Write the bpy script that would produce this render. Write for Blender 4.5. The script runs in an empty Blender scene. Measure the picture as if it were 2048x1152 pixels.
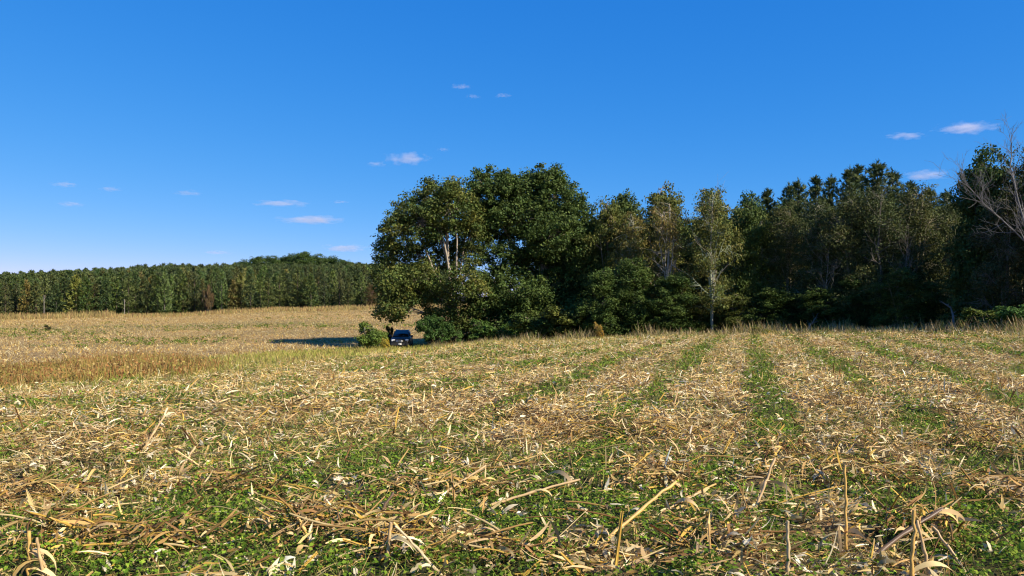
import bpy, math, random
import numpy as np
from mathutils import Vector

# ------------------------------------------------------------------ camera, sky, sun, exposure
SC = bpy.context.scene
COL = SC.collection
EYE, F, CX, HY = 1.7, 1547.0, 1024.0, 610.0     # eye height, focal length in px of a 2048 frame, centre column, horizon row

cam_data = bpy.data.cameras.new('camera')
cam_data.sensor_width = 36.0
cam_data.lens = 36.0 * F / 2048.0
cam_data.shift_y = 34.0 / 2048.0
cam_data.clip_start = 0.1
cam_data.clip_end = 12000
cam = bpy.data.objects.new('camera', cam_data)
cam.location = (0, 0, EYE)
cam.rotation_euler = (math.radians(90), 0, 0)
COL.objects.link(cam)
SC.camera = cam

SUN_AZ, SUN_EL = math.radians(124), math.radians(36)
world = bpy.data.worlds.new('World'); SC.world = world
world.use_nodes = True
nt = world.node_tree; nt.nodes.clear()
sky = nt.nodes.new('ShaderNodeTexSky'); sky.sky_type = 'NISHITA'; sky.sun_disc = False
sky.sun_elevation = SUN_EL; sky.sun_rotation = SUN_AZ
sky.altitude = 200; sky.air_density = 0.5; sky.dust_density = 0.0; sky.ozone_density = 4.0
sep = nt.nodes.new('ShaderNodeSeparateColor'); com = nt.nodes.new('ShaderNodeCombineColor')
nt.links.new(sky.outputs[0], sep.inputs[0])
for ch, (gain, pw) in enumerate(((1.02, 1.55), (0.68, 0.64), (0.98, 0.30))):      # deep polarised blue of the photo's sky
    m0 = nt.nodes.new('ShaderNodeMath'); m0.operation = 'MULTIPLY'; m0.inputs[1].default_value = 0.15
    m1 = nt.nodes.new('ShaderNodeMath'); m1.operation = 'POWER'; m1.inputs[1].default_value = pw
    m2 = nt.nodes.new('ShaderNodeMath'); m2.operation = 'MULTIPLY'; m2.inputs[1].default_value = gain / 0.15 * 0.607
    nt.links.new(sep.outputs[ch], m0.inputs[0]); nt.links.new(m0.outputs[0], m1.inputs[0]); nt.links.new(m1.outputs[0], m2.inputs[0]); nt.links.new(m2.outputs[0], com.inputs[ch])
bg = nt.nodes.new('ShaderNodeBackground'); bg.inputs['Strength'].default_value = 0.15
wo = nt.nodes.new('ShaderNodeOutputWorld')
nt.links.new(com.outputs[0], bg.inputs[0]); nt.links.new(bg.outputs[0], wo.inputs[0])

sd = bpy.data.lights.new('sun', 'SUN'); sd.energy = 5.0; sd.angle = math.radians(0.53); sd.color = (1.0, 0.90, 0.74)
sun = bpy.data.objects.new('sun', sd); COL.objects.link(sun)
sv = Vector((math.sin(SUN_AZ) * math.cos(SUN_EL), math.cos(SUN_AZ) * math.cos(SUN_EL), math.sin(SUN_EL)))
sun.rotation_euler = sv.to_track_quat('Z', 'Y').to_euler()
sun.location = (60, 0, 60)

SC.view_settings.view_transform = 'Standard'; SC.view_settings.look = 'None'
SC.view_settings.exposure = 0.72; SC.view_settings.gamma = 1.0
SC.render.engine = 'CYCLES'
SC.cycles.max_bounces = 5; SC.cycles.diffuse_bounces = 3; SC.cycles.glossy_bounces = 2
SC.cycles.transmission_bounces = 3; SC.cycles.volume_bounces = 1; SC.cycles.transparent_max_bounces = 8
SC.cycles.filter_width = 1.15
SC.cycles.caustics_reflective = False; SC.cycles.caustics_refractive = False

rng = np.random.default_rng(7)
U = lambda a, b, n=None: rng.uniform(a, b, n)

# ------------------------------------------------------------------ terrain
TP = np.array([-900, 0, 300, 600, 800, 1024, 1400, 1800, 2100, 3000], float)
TD = np.array([0, 8, 15, 22, 30, 40, 50, 60, 75, 90, 120, 160, 205, 230, 300, 370, 500, 4000], float)
TZ = np.array([
 [0, 0, -.10, -.6, -1.2, -2.0, -2.4, -2.5, -2.5, -2.4, -2.3, -2.1, -1.8, -1.0, 1.0, 2.0, 2, 2],
 [0, 0, -.12, -.7, -1.4, -2.1, -2.4, -2.5, -2.5, -2.4, -2.2, -2.0, -1.7, -.9, 1.4, 2.6, 2, 2],
 [0, 0, -.08, -.45, -1.0, -1.7, -2.1, -2.4, -2.5, -2.4, -2.1, -1.6, -.95, -.2, 3.2, 5.0, 5, 3],
 [0, 0, 0, -.2, -.6, -1.1, -1.6, -2.0, -2.3, -2.2, -1.6, -0.5, .7, 1.6, 6.5, 10.5, 8, 3],
 [0, 0, 0, -.1, -.4, -.9, -1.4, -1.9, -2.4, -2.3, -1.6, -0.3, 1.5, 2.2, 5.5, 7.5, 6, 3],
 [0, 0, 0, 0, -.2, -.5, -.9, -1.3, -1.7, -1.8, -1.6, -0.3, 1.6, 2, 4, 5, 4, 3],
 [0, 0, 0, 0, -.1, -.25, -.45, -.7, -.9, -1.0, -1, -.8, -.5, 0, 1, 2, 2, 2],
 [0, 0, 0, 0, 0, -.03, -.1, -.2, -.3, -.3, -.3, -.3, -.3, 0, 1, 2, 2, 2],
 [0, 0, 0, 0, .1, .2, .3, .3, .3, .3, .3, .3, .3, .3, 1, 2, 2, 2],
 [0, 0, 0, 0, .1, .3, .5, .5, .5, .5, .5, .5, .5, .5, 1, 2, 2, 2]], float)

def _hash(ix, iy, seed):
    h = (ix.astype(np.int64) * 374761393 + iy.astype(np.int64) * 668265263 + seed * 1442695041) & 0xffffffff
    h = ((h ^ (h >> 13)) * 1274126177) & 0xffffffff
    return ((h ^ (h >> 16)) & 0xffff) / 65535.0

def vnoise(x, y, s, seed=0):
    x = np.asarray(x, float) / s; y = np.asarray(y, float) / s
    ix, iy = np.floor(x), np.floor(y); fx, fy = x - ix, y - iy
    fx = fx * fx * (3 - 2 * fx); fy = fy * fy * (3 - 2 * fy)
    a, b = _hash(ix, iy, seed), _hash(ix + 1, iy, seed)
    c, d = _hash(ix, iy + 1, seed), _hash(ix + 1, iy + 1, seed)
    return (a * (1 - fx) + b * fx) * (1 - fy) + (c * (1 - fx) + d * fx) * fy

def fbm(x, y, s, seed=0):
    return (vnoise(x, y, s, seed) + .5 * vnoise(x, y, s / 2.1, seed + 5) + .25 * vnoise(x, y, s / 4.3, seed + 9)) / 1.75

def sm(t, a, b):
    t = np.clip((t - a) / (b - a), 0, 1); return t * t * (3 - 2 * t)

def to_px(x, y):
    return CX + F * np.asarray(x, float) / np.maximum(np.asarray(y, float), .5)

ROW_A = math.radians(17)
def row_u(x, y): return x * math.cos(ROW_A) - y * math.sin(ROW_A)

def mound(x, y):
    """piles of cut stalks: broken ridges along the corn rows"""
    r = row_u(x, y)
    ridge = .5 + .5 * np.cos(2 * np.pi * r / 2.03 + 2.2)
    m = .10 * ridge * sm(fbm(x, y, 1.3, 3), .4, .7) + .26 * sm(fbm(x, y, .8, 11), .56, .82) + .07 * fbm(x, y, .3, 4)
    return m * (1 - sm(y, 40, 70))

def gz(x, y, m=True):
    x = np.asarray(x, float); y = np.asarray(y, float)
    px = np.clip(to_px(x, y), TP[0], TP[-1]); d = np.clip(y, 0, TD[-1] - 1)
    i = np.clip(np.searchsorted(TP, px, side='right') - 1, 0, len(TP) - 2)
    j = np.clip(np.searchsorted(TD, d, side='right') - 1, 0, len(TD) - 2)
    fx = (px - TP[i]) / (TP[i + 1] - TP[i]); fx = fx * fx * (3 - 2 * fx)
    fy = (d - TD[j]) / (TD[j + 1] - TD[j])
    z = (TZ[i, j] * (1 - fx) + TZ[i + 1, j] * fx) * (1 - fy) + (TZ[i, j + 1] * (1 - fx) + TZ[i + 1, j + 1] * fx) * fy
    z = z + .25 * (vnoise(x, y, 23, 2) - .5) * sm(y, 20, 60)
    return z + .30 * mound(x, y) if m else z

def litter_edge(px):    # where the near stubble gives way to the grass strip
    return np.interp(px, [-900, 0, 430, 600, 700, 800, 900, 1000, 1100, 1400, 1800, 2048, 2600], [17, 18, 21, 25, 31, 41, 52, 57, 59, 57, 50, 38, 30])
def far_edge(px):       # where the far stubble field starts
    return np.interp(px, [-900, 0, 430, 600, 720, 800, 1100], [44, 48, 52, 60, 70, 80, 84])
def wood_edge(px):
    return np.interp(px, [1000, 1100, 1400, 1800, 1950, 2100, 2600], [70, 66, 62, 56, 47, 41, 34])

def green_mask(x, y):
    px = to_px(x, y); r = row_u(x, y)
    strip = .5 + .5 * np.cos(2 * np.pi * (r + .25 * (vnoise(x, y, 2.5, 31) - .5)) / 2.03 - .93)
    rows = sm(strip + .7 * (fbm(x, y, .7, 22) - .5), .58, .98) * sm(fbm(x, y, 2.3, 21), .22, .42) * (1 - .45 * sm(y, 26, 46)) * (.35 + .65 * sm(px, 600, 1200)) * sm(y, 6.5, 10)
    patch = 1.1 * sm(fbm(x, y, .8, 41), .40, .52) * (1 - sm(y, 6.8, 9.5))
    spot = (.6 + .3 * sm(y, 12, 24)) * sm(fbm(x, y, 1.5, 51), .48, .62) * (1 - .6 * sm(px, 850, 1200))
    return np.clip(rows + patch + spot, 0, 1)

# ------------------------------------------------------------------ mesh collecting
class MB:
    def __init__(s): s.v, s.f4, s.f3, s.c, s.n = [], [], [], [], 0
    def add(s, v, f, c):
        v = np.asarray(v, float).reshape(-1, 3); f = np.asarray(f, int)
        c = np.broadcast_to(np.asarray(c, float), (len(v), 3))
        (s.f4 if f.shape[1] == 4 else s.f3).append(f + s.n)
        s.v.append(v); s.c.append(c); s.n += len(v); return s
    def mesh(s, name, mat=None, smooth=False):
        me = bpy.data.meshes.new(name)
        v = np.concatenate(s.v).astype(np.float32)
        f4 = np.concatenate(s.f4) if s.f4 else np.zeros((0, 4), int)
        f3 = np.concatenate(s.f3) if s.f3 else np.zeros((0, 3), int)
        me.vertices.add(len(v)); me.vertices.foreach_set('co', v.ravel())
        loops = np.concatenate([f4.ravel(), f3.ravel()]).astype(np.int32)
        me.loops.add(len(loops)); me.loops.foreach_set('vertex_index', loops)
        tot = np.concatenate([np.full(len(f4), 4), np.full(len(f3), 3)]).astype(np.int32)
        st = np.concatenate([[0], np.cumsum(tot)[:-1]]).astype(np.int32)
        me.polygons.add(len(tot)); me.polygons.foreach_set('loop_start', st); me.polygons.foreach_set('loop_total', tot)
        if smooth: me.polygons.foreach_set('use_smooth', np.ones(len(tot), bool))
        a = me.color_attributes.new('Col', 'FLOAT_COLOR', 'POINT')
        c = np.ones((len(v), 4), np.float32); c[:, :3] = np.concatenate(s.c); a.data.foreach_set('color', c.ravel())
        me.update(calc_edges=True); me.validate()
        if mat: me.materials.append(mat)
        return me

def link(name, data, parent=None, loc=None):
    o = bpy.data.objects.new(name, data); COL.objects.link(o)
    if parent: o.parent = parent
    if loc is not None: o.location = loc
    return o
def tag(o, label=None, cat=None, group=None, kind=None):
    for k, v in (('label', label), ('category', cat), ('group', group), ('kind', kind)):
        if v: o[k] = v
    return o
def empty(name, loc=(0, 0, 0), rz=0, sc=(1, 1, 1)):
    o = bpy.data.objects.new(name, None); COL.objects.link(o); o.location = loc; o.rotation_euler[2] = rz; o.scale = sc
    o.empty_display_size = .2
    return o

def blades(mb, pos, yaw, pitch, L, W, curl, col, nseg=2, roll=None, tipw=.15, basew=.5, midw=1.0, jitter=.12):
    """ribbons: leaves, husks, grass. all args arrays of n"""
    n = len(pos); S = nseg + 1
    t = np.linspace(0, 1, S)
    wprof = np.where(t < .45, basew + (midw - basew) * (t / .45), midw + (tipw - midw) * ((t - .45) / .55))
    p = pos.copy(); V = np.zeros((n, S, 2, 3)); pit = pitch.copy()
    if roll is None: roll = np.zeros(n)
    yw = yaw.copy()
    for s in range(S):
        dx = np.stack([np.cos(yw) * np.cos(pit), np.sin(yw) * np.cos(pit), np.sin(pit)], 1)
        side = np.stack([-np.sin(yw), np.cos(yw), np.zeros(n)], 1); up = np.cross(dx, side)
        rr = roll * (.6 + .8 * t[s])
        sd_ = side * np.cos(rr)[:, None] + up * np.sin(rr)[:, None]
        w = (W * wprof[s] * .5)[:, None]
        V[:, s, 0] = p - sd_ * w; V[:, s, 1] = p + sd_ * w
        p = p + dx * (L / nseg)[:, None]; pit = pit - curl / nseg; yw = yw + curl * .35 / nseg
    idx = np.arange(n)[:, None] * (S * 2)
    q = np.array([[2 * s, 2 * s + 1, 2 * s + 3, 2 * s + 2] for s in range(nseg)])
    f = (idx[:, :, None] + q[None]).reshape(-1, 4)
    c = np.repeat(col[:, None, :], S * 2, 1) * (1 + U(-jitter, jitter, (n, S * 2))[:, :, None])
    mb.add(V.reshape(-1, 3), f, np.clip(c, 0, 1).reshape(-1, 3))

def leaves(mb, pos, nrm, size, col, asp=.62, curlv=.12):
    """leaf-shaped rhombic faces, slightly folded"""
    n = len(pos); nrm = nrm / (np.linalg.norm(nrm, axis=1, keepdims=True) + 1e-9)
    r = rng.normal(size=(n, 3)); a = np.cross(nrm, r); a /= (np.linalg.norm(a, axis=1, keepdims=True) + 1e-9)
    b = np.cross(nrm, a); s = size[:, None]
    fold = nrm * s * curlv
    V = np.stack([pos - a * s * .5, pos + b * s * asp * .5 + fold, pos + a * s * .55, pos - b * s * asp * .5 + fold], 1)
    f = np.arange(n)[:, None] * 4 + np.array([[0, 1, 2, 3]])
    mb.add(V.reshape(-1, 3), f, np.repeat(col, 4, 0))

def tube(mb, pts, rad, col=(1, 1, 1), ns=6):
    pts = np.asarray(pts, float); k = len(pts); rad = np.broadcast_to(rad, (k,))
    t = np.gradient(pts, axis=0); t /= (np.linalg.norm(t, axis=1, keepdims=True) + 1e-9)
    ref = np.where(np.abs(t[:, 2:3]) > .9, np.array([[1., 0, 0]]), np.array([[0, 0, 1.]]))
    a = np.cross(t, ref); a /= (np.linalg.norm(a, axis=1, keepdims=True) + 1e-9); b = np.cross(t, a)
    for i in range(1, k):
        if np.dot(a[i], a[i - 1]) < 0: a[i] *= -1; b[i] *= -1
    an = np.linspace(0, 2 * np.pi, ns, endpoint=False)
    V = pts[:, None] + rad[:, None, None] * (a[:, None] * np.cos(an)[None, :, None] + b[:, None] * np.sin(an)[None, :, None])
    f = [[i * ns + j, i * ns + (j + 1) % ns, (i + 1) * ns + (j + 1) % ns, (i + 1) * ns + j] for i in range(k - 1) for j in range(ns)]
    c = np.repeat(np.asarray(col, float)[None], k * ns, 0) * U(.85, 1.15, (k * ns, 1))
    mb.add(V.reshape(-1, 3), f, c)
    e = V[-1]; mb.add(np.vstack([e, pts[-1:]]), [[j, (j + 1) % ns, ns] for j in range(ns)], col)

def bez(p0, p1, bend, k=6, wob=0.0):
    p0, p1 = np.asarray(p0, float), np.asarray(p1, float); t = np.linspace(0, 1, k)[:, None]
    m = (p0 + p1) / 2 + np.asarray(bend, float)
    p = (1 - t) ** 2 * p0 + 2 * t * (1 - t) * m + t * t * p1
    if wob: p[1:-1] += rng.normal(size=(k - 2, 3)) * wob
    return p

# ------------------------------------------------------------------ materials
def N(nt, t, **kw):
    n = nt.nodes.new(t)
    for k, v in kw.items(): setattr(n, k, v)
    return n
def mat_attr(name, rough=.75, trans=0.0, objcol=False, noise=0, spec=.3, sat=None):
    m = bpy.data.materials.new(name); m.use_nodes = True; nt = m.node_tree; nt.nodes.clear()
    at = N(nt, 'ShaderNodeVertexColor', layer_name='Col'); out = at.outputs['Color']
    if objcol:
        oi = N(nt, 'ShaderNodeObjectInfo'); mx = N(nt, 'ShaderNodeMix', data_type='RGBA', blend_type='MULTIPLY')
        mx.inputs[0].default_value = 1; nt.links.new(out, mx.inputs[6]); nt.links.new(oi.outputs['Color'], mx.inputs[7]); out = mx.outputs[2]
    if noise:
        tc = N(nt, 'ShaderNodeNewGeometry'); nz = N(nt, 'ShaderNodeTexNoise'); nz.inputs['Scale'].default_value = noise
        nz.inputs['Detail'].default_value = 4
        rp = N(nt, 'ShaderNodeMapRange'); rp.inputs[3].default_value = .6; rp.inputs[4].default_value = 1.4
        nt.links.new(tc.outputs['Position'], nz.inputs['Vector']); nt.links.new(nz.outputs['Fac'], rp.inputs[0])
        mx = N(nt, 'ShaderNodeMix', data_type='RGBA', blend_type='MULTIPLY'); mx.inputs[0].default_value = 1
        nt.links.new(out, mx.inputs[6]); nt.links.new(rp.outputs[0], mx.inputs[7]); out = mx.outputs[2]
    pb = N(nt, 'ShaderNodeBsdfPrincipled'); pb.inputs['Roughness'].default_value = rough
    pb.inputs['Specular IOR Level'].default_value = spec
    nt.links.new(out, pb.inputs['Base Color']); sh = pb.outputs[0]
    if trans:
        tr = N(nt, 'ShaderNodeBsdfTranslucent'); nt.links.new(out, tr.inputs[0])
        ms = N(nt, 'ShaderNodeMixShader'); ms.inputs[0].default_value = trans
        nt.links.new(sh, ms.inputs[1]); nt.links.new(tr.outputs[0], ms.inputs[2]); sh = ms.outputs[0]
    o = N(nt, 'ShaderNodeOutputMaterial'); nt.links.new(sh, o.inputs[0]); return m
def mat_plain(name, col, rough=.5, metal=0, coat=0, noise=None, spec=.5):
    m = bpy.data.materials.new(name); m.use_nodes = True; pb = m.node_tree.nodes['Principled BSDF']; nt = m.node_tree
    pb.inputs['Base Color'].default_value = (*col, 1); pb.inputs['Roughness'].default_value = rough
    pb.inputs['Metallic'].default_value = metal; pb.inputs['Coat Weight'].default_value = coat; pb.inputs['Specular IOR Level'].default_value = spec
    if noise:
        nz = N(nt, 'ShaderNodeTexNoise'); nz.inputs['Scale'].default_value = noise
        rp = N(nt, 'ShaderNodeMapRange'); rp.inputs[3].default_value = rough * .8; rp.inputs[4].default_value = min(1, rough * 1.4)
        nt.links.new(nz.outputs['Fac'], rp.inputs[0]); nt.links.new(rp.outputs[0], pb.inputs['Roughness'])
    return m

M_LITTER = mat_attr('dry_corn_residue', .9, .15, spec=.08)
M_GREEN = mat_attr('green_weed_leaf', .7, .3, spec=.12)
M_GRASS = mat_attr('dry_grass_blade', .85, .3, spec=.08)
M_LEAF = mat_attr('tree_leaf', .65, .25, objcol=True, spec=.2)
M_NEEDLE = mat_attr('pine_needle', .6, .12, objcol=True)
M_BARK = mat_attr('bark', .9, 0, objcol=True, noise=3.0)
M_STALK = mat_attr('corn_stalk_rind', .45, 0, noise=25.0)

# ------------------------------------------------------------------ ground
def build_ground():
    def axis(segs):
        out = [segs[0][0]]
        for a, b, st in segs: out += list(np.arange(a + st, b + st * .5, st))
        return np.array(out)
    xs = axis([(-2000, -400, 200), (-400, -120, 10), (-120, -40, 2), (-40, -10, .5), (-10, 10, .14), (10, 40, .5), (40, 120, 3), (120, 400, 14), (400, 2000, 200)])
    ys = axis([(-400, 0, 50), (0, 3, .5), (3, 14, .14), (14, 40, .35), (40, 90, 1), (90, 230, 3), (230, 520, 10), (520, 3000, 160)])
    X, Y = np.meshgrid(xs, ys); Z = gz(X, Y)
    px = to_px(X, Y); le, fe, we = litter_edge(px), far_edge(px), wood_edge(px)
    c = np.zeros(X.shape + (3,))
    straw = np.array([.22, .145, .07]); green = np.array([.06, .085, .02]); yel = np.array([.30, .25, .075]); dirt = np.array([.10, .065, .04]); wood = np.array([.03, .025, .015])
    c[:] = straw  # straw base held dark brown so gaps in the litter read as shadow
    k = sm(fbm(X, Y, 9, 61), .4, .7)[..., None] * .35; c = c * (1 - k) + np.array([.26, .165, .075]) * k
    g = green_mask(X, Y)[..., None] * .7; c = c * (1 - g) + green * g
    s = (sm(Y, le - 2, le + 2) * (1 - sm(Y, fe - 4, fe + 4)))[..., None]
    s = s * (px < 1150)[..., None]; c = c * (1 - s) + yel * s
    far = (sm(Y, fe - 4, fe + 4) * (px < 1250))[..., None]
    fc = np.array([.42, .29, .13]) + 0 * X[..., None]
    mott = sm(fbm(X * .35, Y, 14, 71), .45, .72)[..., None] * .45; fc = fc * (1 - mott) + np.array([.22, .21, .06]) * mott
    gm = (sm(fbm(X * .4, Y, 8, 73), .56, .72) * (1 - sm(Y, 100, 150)))[..., None] * .3; fc = fc * (1 - gm) + np.array([.10, .14, .035]) * gm
    top = sm(Y, 165, 200)[..., None] * .7; fc = fc * (1 - top) + np.array([.33, .25, .08]) * top
    c = c * (1 - far) + fc * far
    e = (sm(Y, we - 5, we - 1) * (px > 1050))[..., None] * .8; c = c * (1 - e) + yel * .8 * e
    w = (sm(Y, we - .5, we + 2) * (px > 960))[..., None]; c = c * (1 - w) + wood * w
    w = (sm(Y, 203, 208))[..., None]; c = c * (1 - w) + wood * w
    b = sm(-Y, 0, 20)[..., None]; c = c * (1 - b) + straw * b
    ny, nx = X.shape
    i = np.arange(ny - 1)[:, None] * nx + np.arange(nx - 1)[None]
    f = np.stack([i, i + 1, i + nx + 1, i + nx], -1).reshape(-1, 4)
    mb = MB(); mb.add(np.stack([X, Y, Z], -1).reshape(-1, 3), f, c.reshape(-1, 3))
    m = bpy.data.materials.new('field_soil_and_chaff'); m.use_nodes = True; nt = m.node_tree; nt.nodes.clear()
    at = N(nt, 'ShaderNodeVertexColor', layer_name='Col'); ge = N(nt, 'ShaderNodeNewGeometry')
    mp = N(nt, 'ShaderNodeMapping'); mp.inputs['Scale'].default_value = (1, .55, 1)
    n1 = N(nt, 'ShaderNodeTexNoise'); n1.inputs['Scale'].default_value = 3.2; n1.inputs['Detail'].default_value = 9; n1.inputs['Roughness'].default_value = .72
    n2 = N(nt, 'ShaderNodeTexVoronoi'); n2.inputs['Scale'].default_value = 17
    cr = N(nt, 'ShaderNodeValToRGB'); cr.color_ramp.elements[0].position = .36; cr.color_ramp.elements[0].color = (.12, .10, .08, 1)
    cr.color_ramp.elements[1].position = .62; cr.color_ramp.elements[1].color = (1.1, 1.1, 1.1, 1)
    mx = N(nt, 'ShaderNodeMix', data_type='RGBA', blend_type='MULTIPLY'); mx.inputs[0].default_value = 1
    bp = N(nt, 'ShaderNodeBump'); bp.inputs['Strength'].default_value = .8; bp.inputs['Distance'].default_value = .08
    pb = N(nt, 'ShaderNodeBsdfPrincipled'); pb.inputs['Roughness'].default_value = .95; pb.inputs['Specular IOR Level'].default_value = .1
    o = N(nt, 'ShaderNodeOutputMaterial'); L = nt.links.new
    L(ge.outputs['Position'], mp.inputs[0]); L(mp.outputs[0], n1.inputs['Vector']); L(ge.outputs['Position'], n2.inputs['Vector'])
    L(n1.outputs['Fac'], cr.inputs[0]); L(at.outputs[0], mx.inputs[6]); L(cr.outputs[0], mx.inputs[7]); L(mx.outputs[2], pb.inputs['Base Color'])
    L(n1.outputs['Fac'], bp.inputs['Height']); L(bp.outputs[0], pb.inputs['Normal']); L(pb.outputs[0], o.inputs[0])
    g = link('ground', mb.mesh('ground', m, True)); tag(g, 'rolling harvested cornfield ground with green weed rows', 'ground', kind='structure')
build_ground()

# ------------------------------------------------------------------ corn residue, weeds, grass (stuff)
FIELD_ALB = .86
STRAW = np.array([[.60, .42, .16], [.70, .53, .25], [.82, .68, .40], [.46, .28, .10], [.60, .38, .08], [.28, .15, .06], [.88, .76, .52], [.66, .45, .22]])
def wedge(d0, d1, dens, xl=-.74, xr=.74):
    mg = 4.0 if d1 < 40 and d0 < 20 else 1.5         # a margin each side so the field goes on past the frame
    d0 = 1.6 if d0 <= 3.4 else d0
    area = (d1 * d1 - d0 * d0) / 2 * (xr - xl) + 2 * mg * (d1 - d0); n = int(area * dens * 1.25)
    y = U(d0, d1, n); w = (xr - xl) * y + 2 * mg; k = rng.random(n) < w / ((xr - xl) * d1 + 2 * mg)
    y = y[k]; k2 = min(len(y), int(area * dens)); y = y[:k2]; x = xl * y - mg + U(0, 1, len(y)) * ((xr - xl) * y + 2 * mg)
    return x, y
def pal(n, P, p=None, v=.16):
    return P[rng.choice(len(P), n, p=p)] * (1 + rng.normal(0, v, (n, 1))) * FIELD_ALB

def build_litter():
    mb = MB()
    # ring: depth range, density, length, width, segments
    for d0, d1, dens, l0, l1, w0, w1, ns in ((3.0, 6.5, 1500, .03, .22, .004, .024, 3), (6.5, 11, 900, .04, .24, .005, .024, 3), (11, 19, 480, .06, .26, .008, .028, 2),
                                  (19, 34, 210, .08, .30, .012, .036, 1), (34, 64, 75, .12, .36, .025, .05, 1), (48, 206, 13, .15, .45, .04, .09, 1)):
        far = d1 > 100
        x, y = wedge(d0, d1, dens, xr=.2 if far else .74)
        px = to_px(x, y); g = green_mask(x, y)
        if far: keep = (y > far_edge(px) + U(-6, 4, len(x))) & (rng.random(len(x)) > .4 * sm(fbm(x * .35, y, 14, 71), .45, .72))
        else: keep = (y < litter_edge(px) + U(-3, 5, len(x))) & (rng.random(len(x)) > .88 * g) & (rng.random(len(x)) < .58 + 2.2 * mound(x, y))
        x, y, g = x[keep], y[keep], g[keep]; n = len(x)
        pile = mound(x, y) / .3
        lay = rng.random(n) ** 1.5
        z = gz(x, y) + .01 + lay * (.035 + .75 * mound(x, y))
        pitch = np.abs(rng.normal(0, .20, n)) + (rng.random(n) < .16) * U(.2, 1.1, n)
        L = l0 + (l1 - l0) * rng.random(n) ** 2.8; W = w0 + (w1 - w0) * rng.random(n) ** 2.2
        if far: pitch = U(.1, 1.2, n)
        yaw = np.where(rng.random(n) < .5, rng.normal(.25, .5, n) + np.pi * (rng.random(n) < .5), U(0, 2 * np.pi, n))
        c = pal(n, STRAW, [.19, .16, .10, .17, .10, .14, .05, .09], v=.24)
        if far: c = c * (.70 + .5 * fbm(x * .25, y, 7, 141) + .25 * (vnoise(x, y, 1.6, 142) - .5))[:, None]; c[:, 2] *= .85
        else: c = c * ((.78 + .4 * fbm(x, y, 1.6, 143)) * (1 + .22 * sm(y, 9, 18)))[:, None]
        blades(mb, np.stack([x, y, z], 1), yaw, pitch, L, W, rng.normal(.35, .7, n), c, ns, rng.normal(0, .8, n), tipw=.35, basew=.65)
    # crumpled broad husks
    for d0, d1, dens in ((3.0, 8, 40), (8, 16, 18), (16, 30, 5)):
        x, y = wedge(d0, d1, dens); keep = (y < litter_edge(to_px(x, y))) & (rng.random(len(x)) > .6 * green_mask(x, y)); x, y = x[keep], y[keep]; n = len(x)
        base = np.stack([x, y, gz(x, y) + .02 + .4 * mound(x, y)], 1); yaw0 = U(0, 6.28, n); pit0 = U(.0, 1.0, n); col = pal(n, STRAW[[1, 2, 6, 7, 0]])
        for k in range(4):
            blades(mb, base + rng.normal(0, .008, (n, 3)), yaw0 + rng.normal(0, .28, n), pit0 + rng.normal(0, .22, n), U(.05, .15, n), U(.012, .038, n), rng.normal(1.1, .8, n), col * U(.6, 1.1, (n, 1)), 4, rng.normal(0, .7, n), tipw=.1, basew=.45)
    # stiff stubble butts and broken stalks standing up
    for d0, d1, dens, ns, w in ((3.4, 12, 5.0, 2, .022), (12, 30, 3.0, 1, .026), (30, 60, 1.2, 1, .04)):
        x, y = wedge(d0, d1, dens); keep = (y < litter_edge(to_px(x, y)) + 2); x, y = x[keep], y[keep]; n = len(x)
        for a in (0, 1.57):
            if a == 0: yaw, pit, L = rng.normal(.6, .8, n) + np.pi * (rng.random(n) < .3), np.abs(rng.normal(.35, .4, n)), U(.12, .42, n); c = pal(n, STRAW[[4, 0, 7, 5, 3]]); ro = U(0, 1, n)
            blades(mb, np.stack([x, y, gz(x, y)], 1), yaw, pit, L, np.full(n, w), np.full(n, .08), c, ns, ro + a, tipw=.8, basew=1)
    def stalk(x, y, z, yaw, pit, L, r, c, bend):
        P = [(x, y, z)]; p = np.array(P[0], float)
        for k in range(4):
            p = p + np.array([math.cos(yaw) * math.cos(pit), math.sin(yaw) * math.cos(pit), math.sin(pit)]) * L / 4; P.append(p.copy()); pit -= bend / 4; yaw += bend * .3
        P = np.array(P); P[:, 2] = np.maximum(P[:, 2], gz(P[:, 0], P[:, 1]) + r); tube(mb, P, np.linspace(r, r * .7, 5), c, 5)
    SC4 = STRAW[[4, 0, 3, 5, 3, 1]] * FIELD_ALB
    for d0, d1, dens in ((3.2, 9, 5.0), (9, 18, 2.6), (18, 34, .9)):
        x, y = wedge(d0, d1, dens); px = to_px(x, y); k = (y < litter_edge(px)); x, y = x[k], y[k]
        for a, b in zip(x, y): stalk(a, b, float(gz(a, b)) + U(.01, .05), U(-.5, 1.1) + (3.14 if rng.random() < .4 else 0), U(-.05, .35), .15 + .6 * rng.random() ** 2, U(.004, .010), SC4[rng.integers(6)] * U(.5, 1.0), U(-.1, .5))
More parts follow.
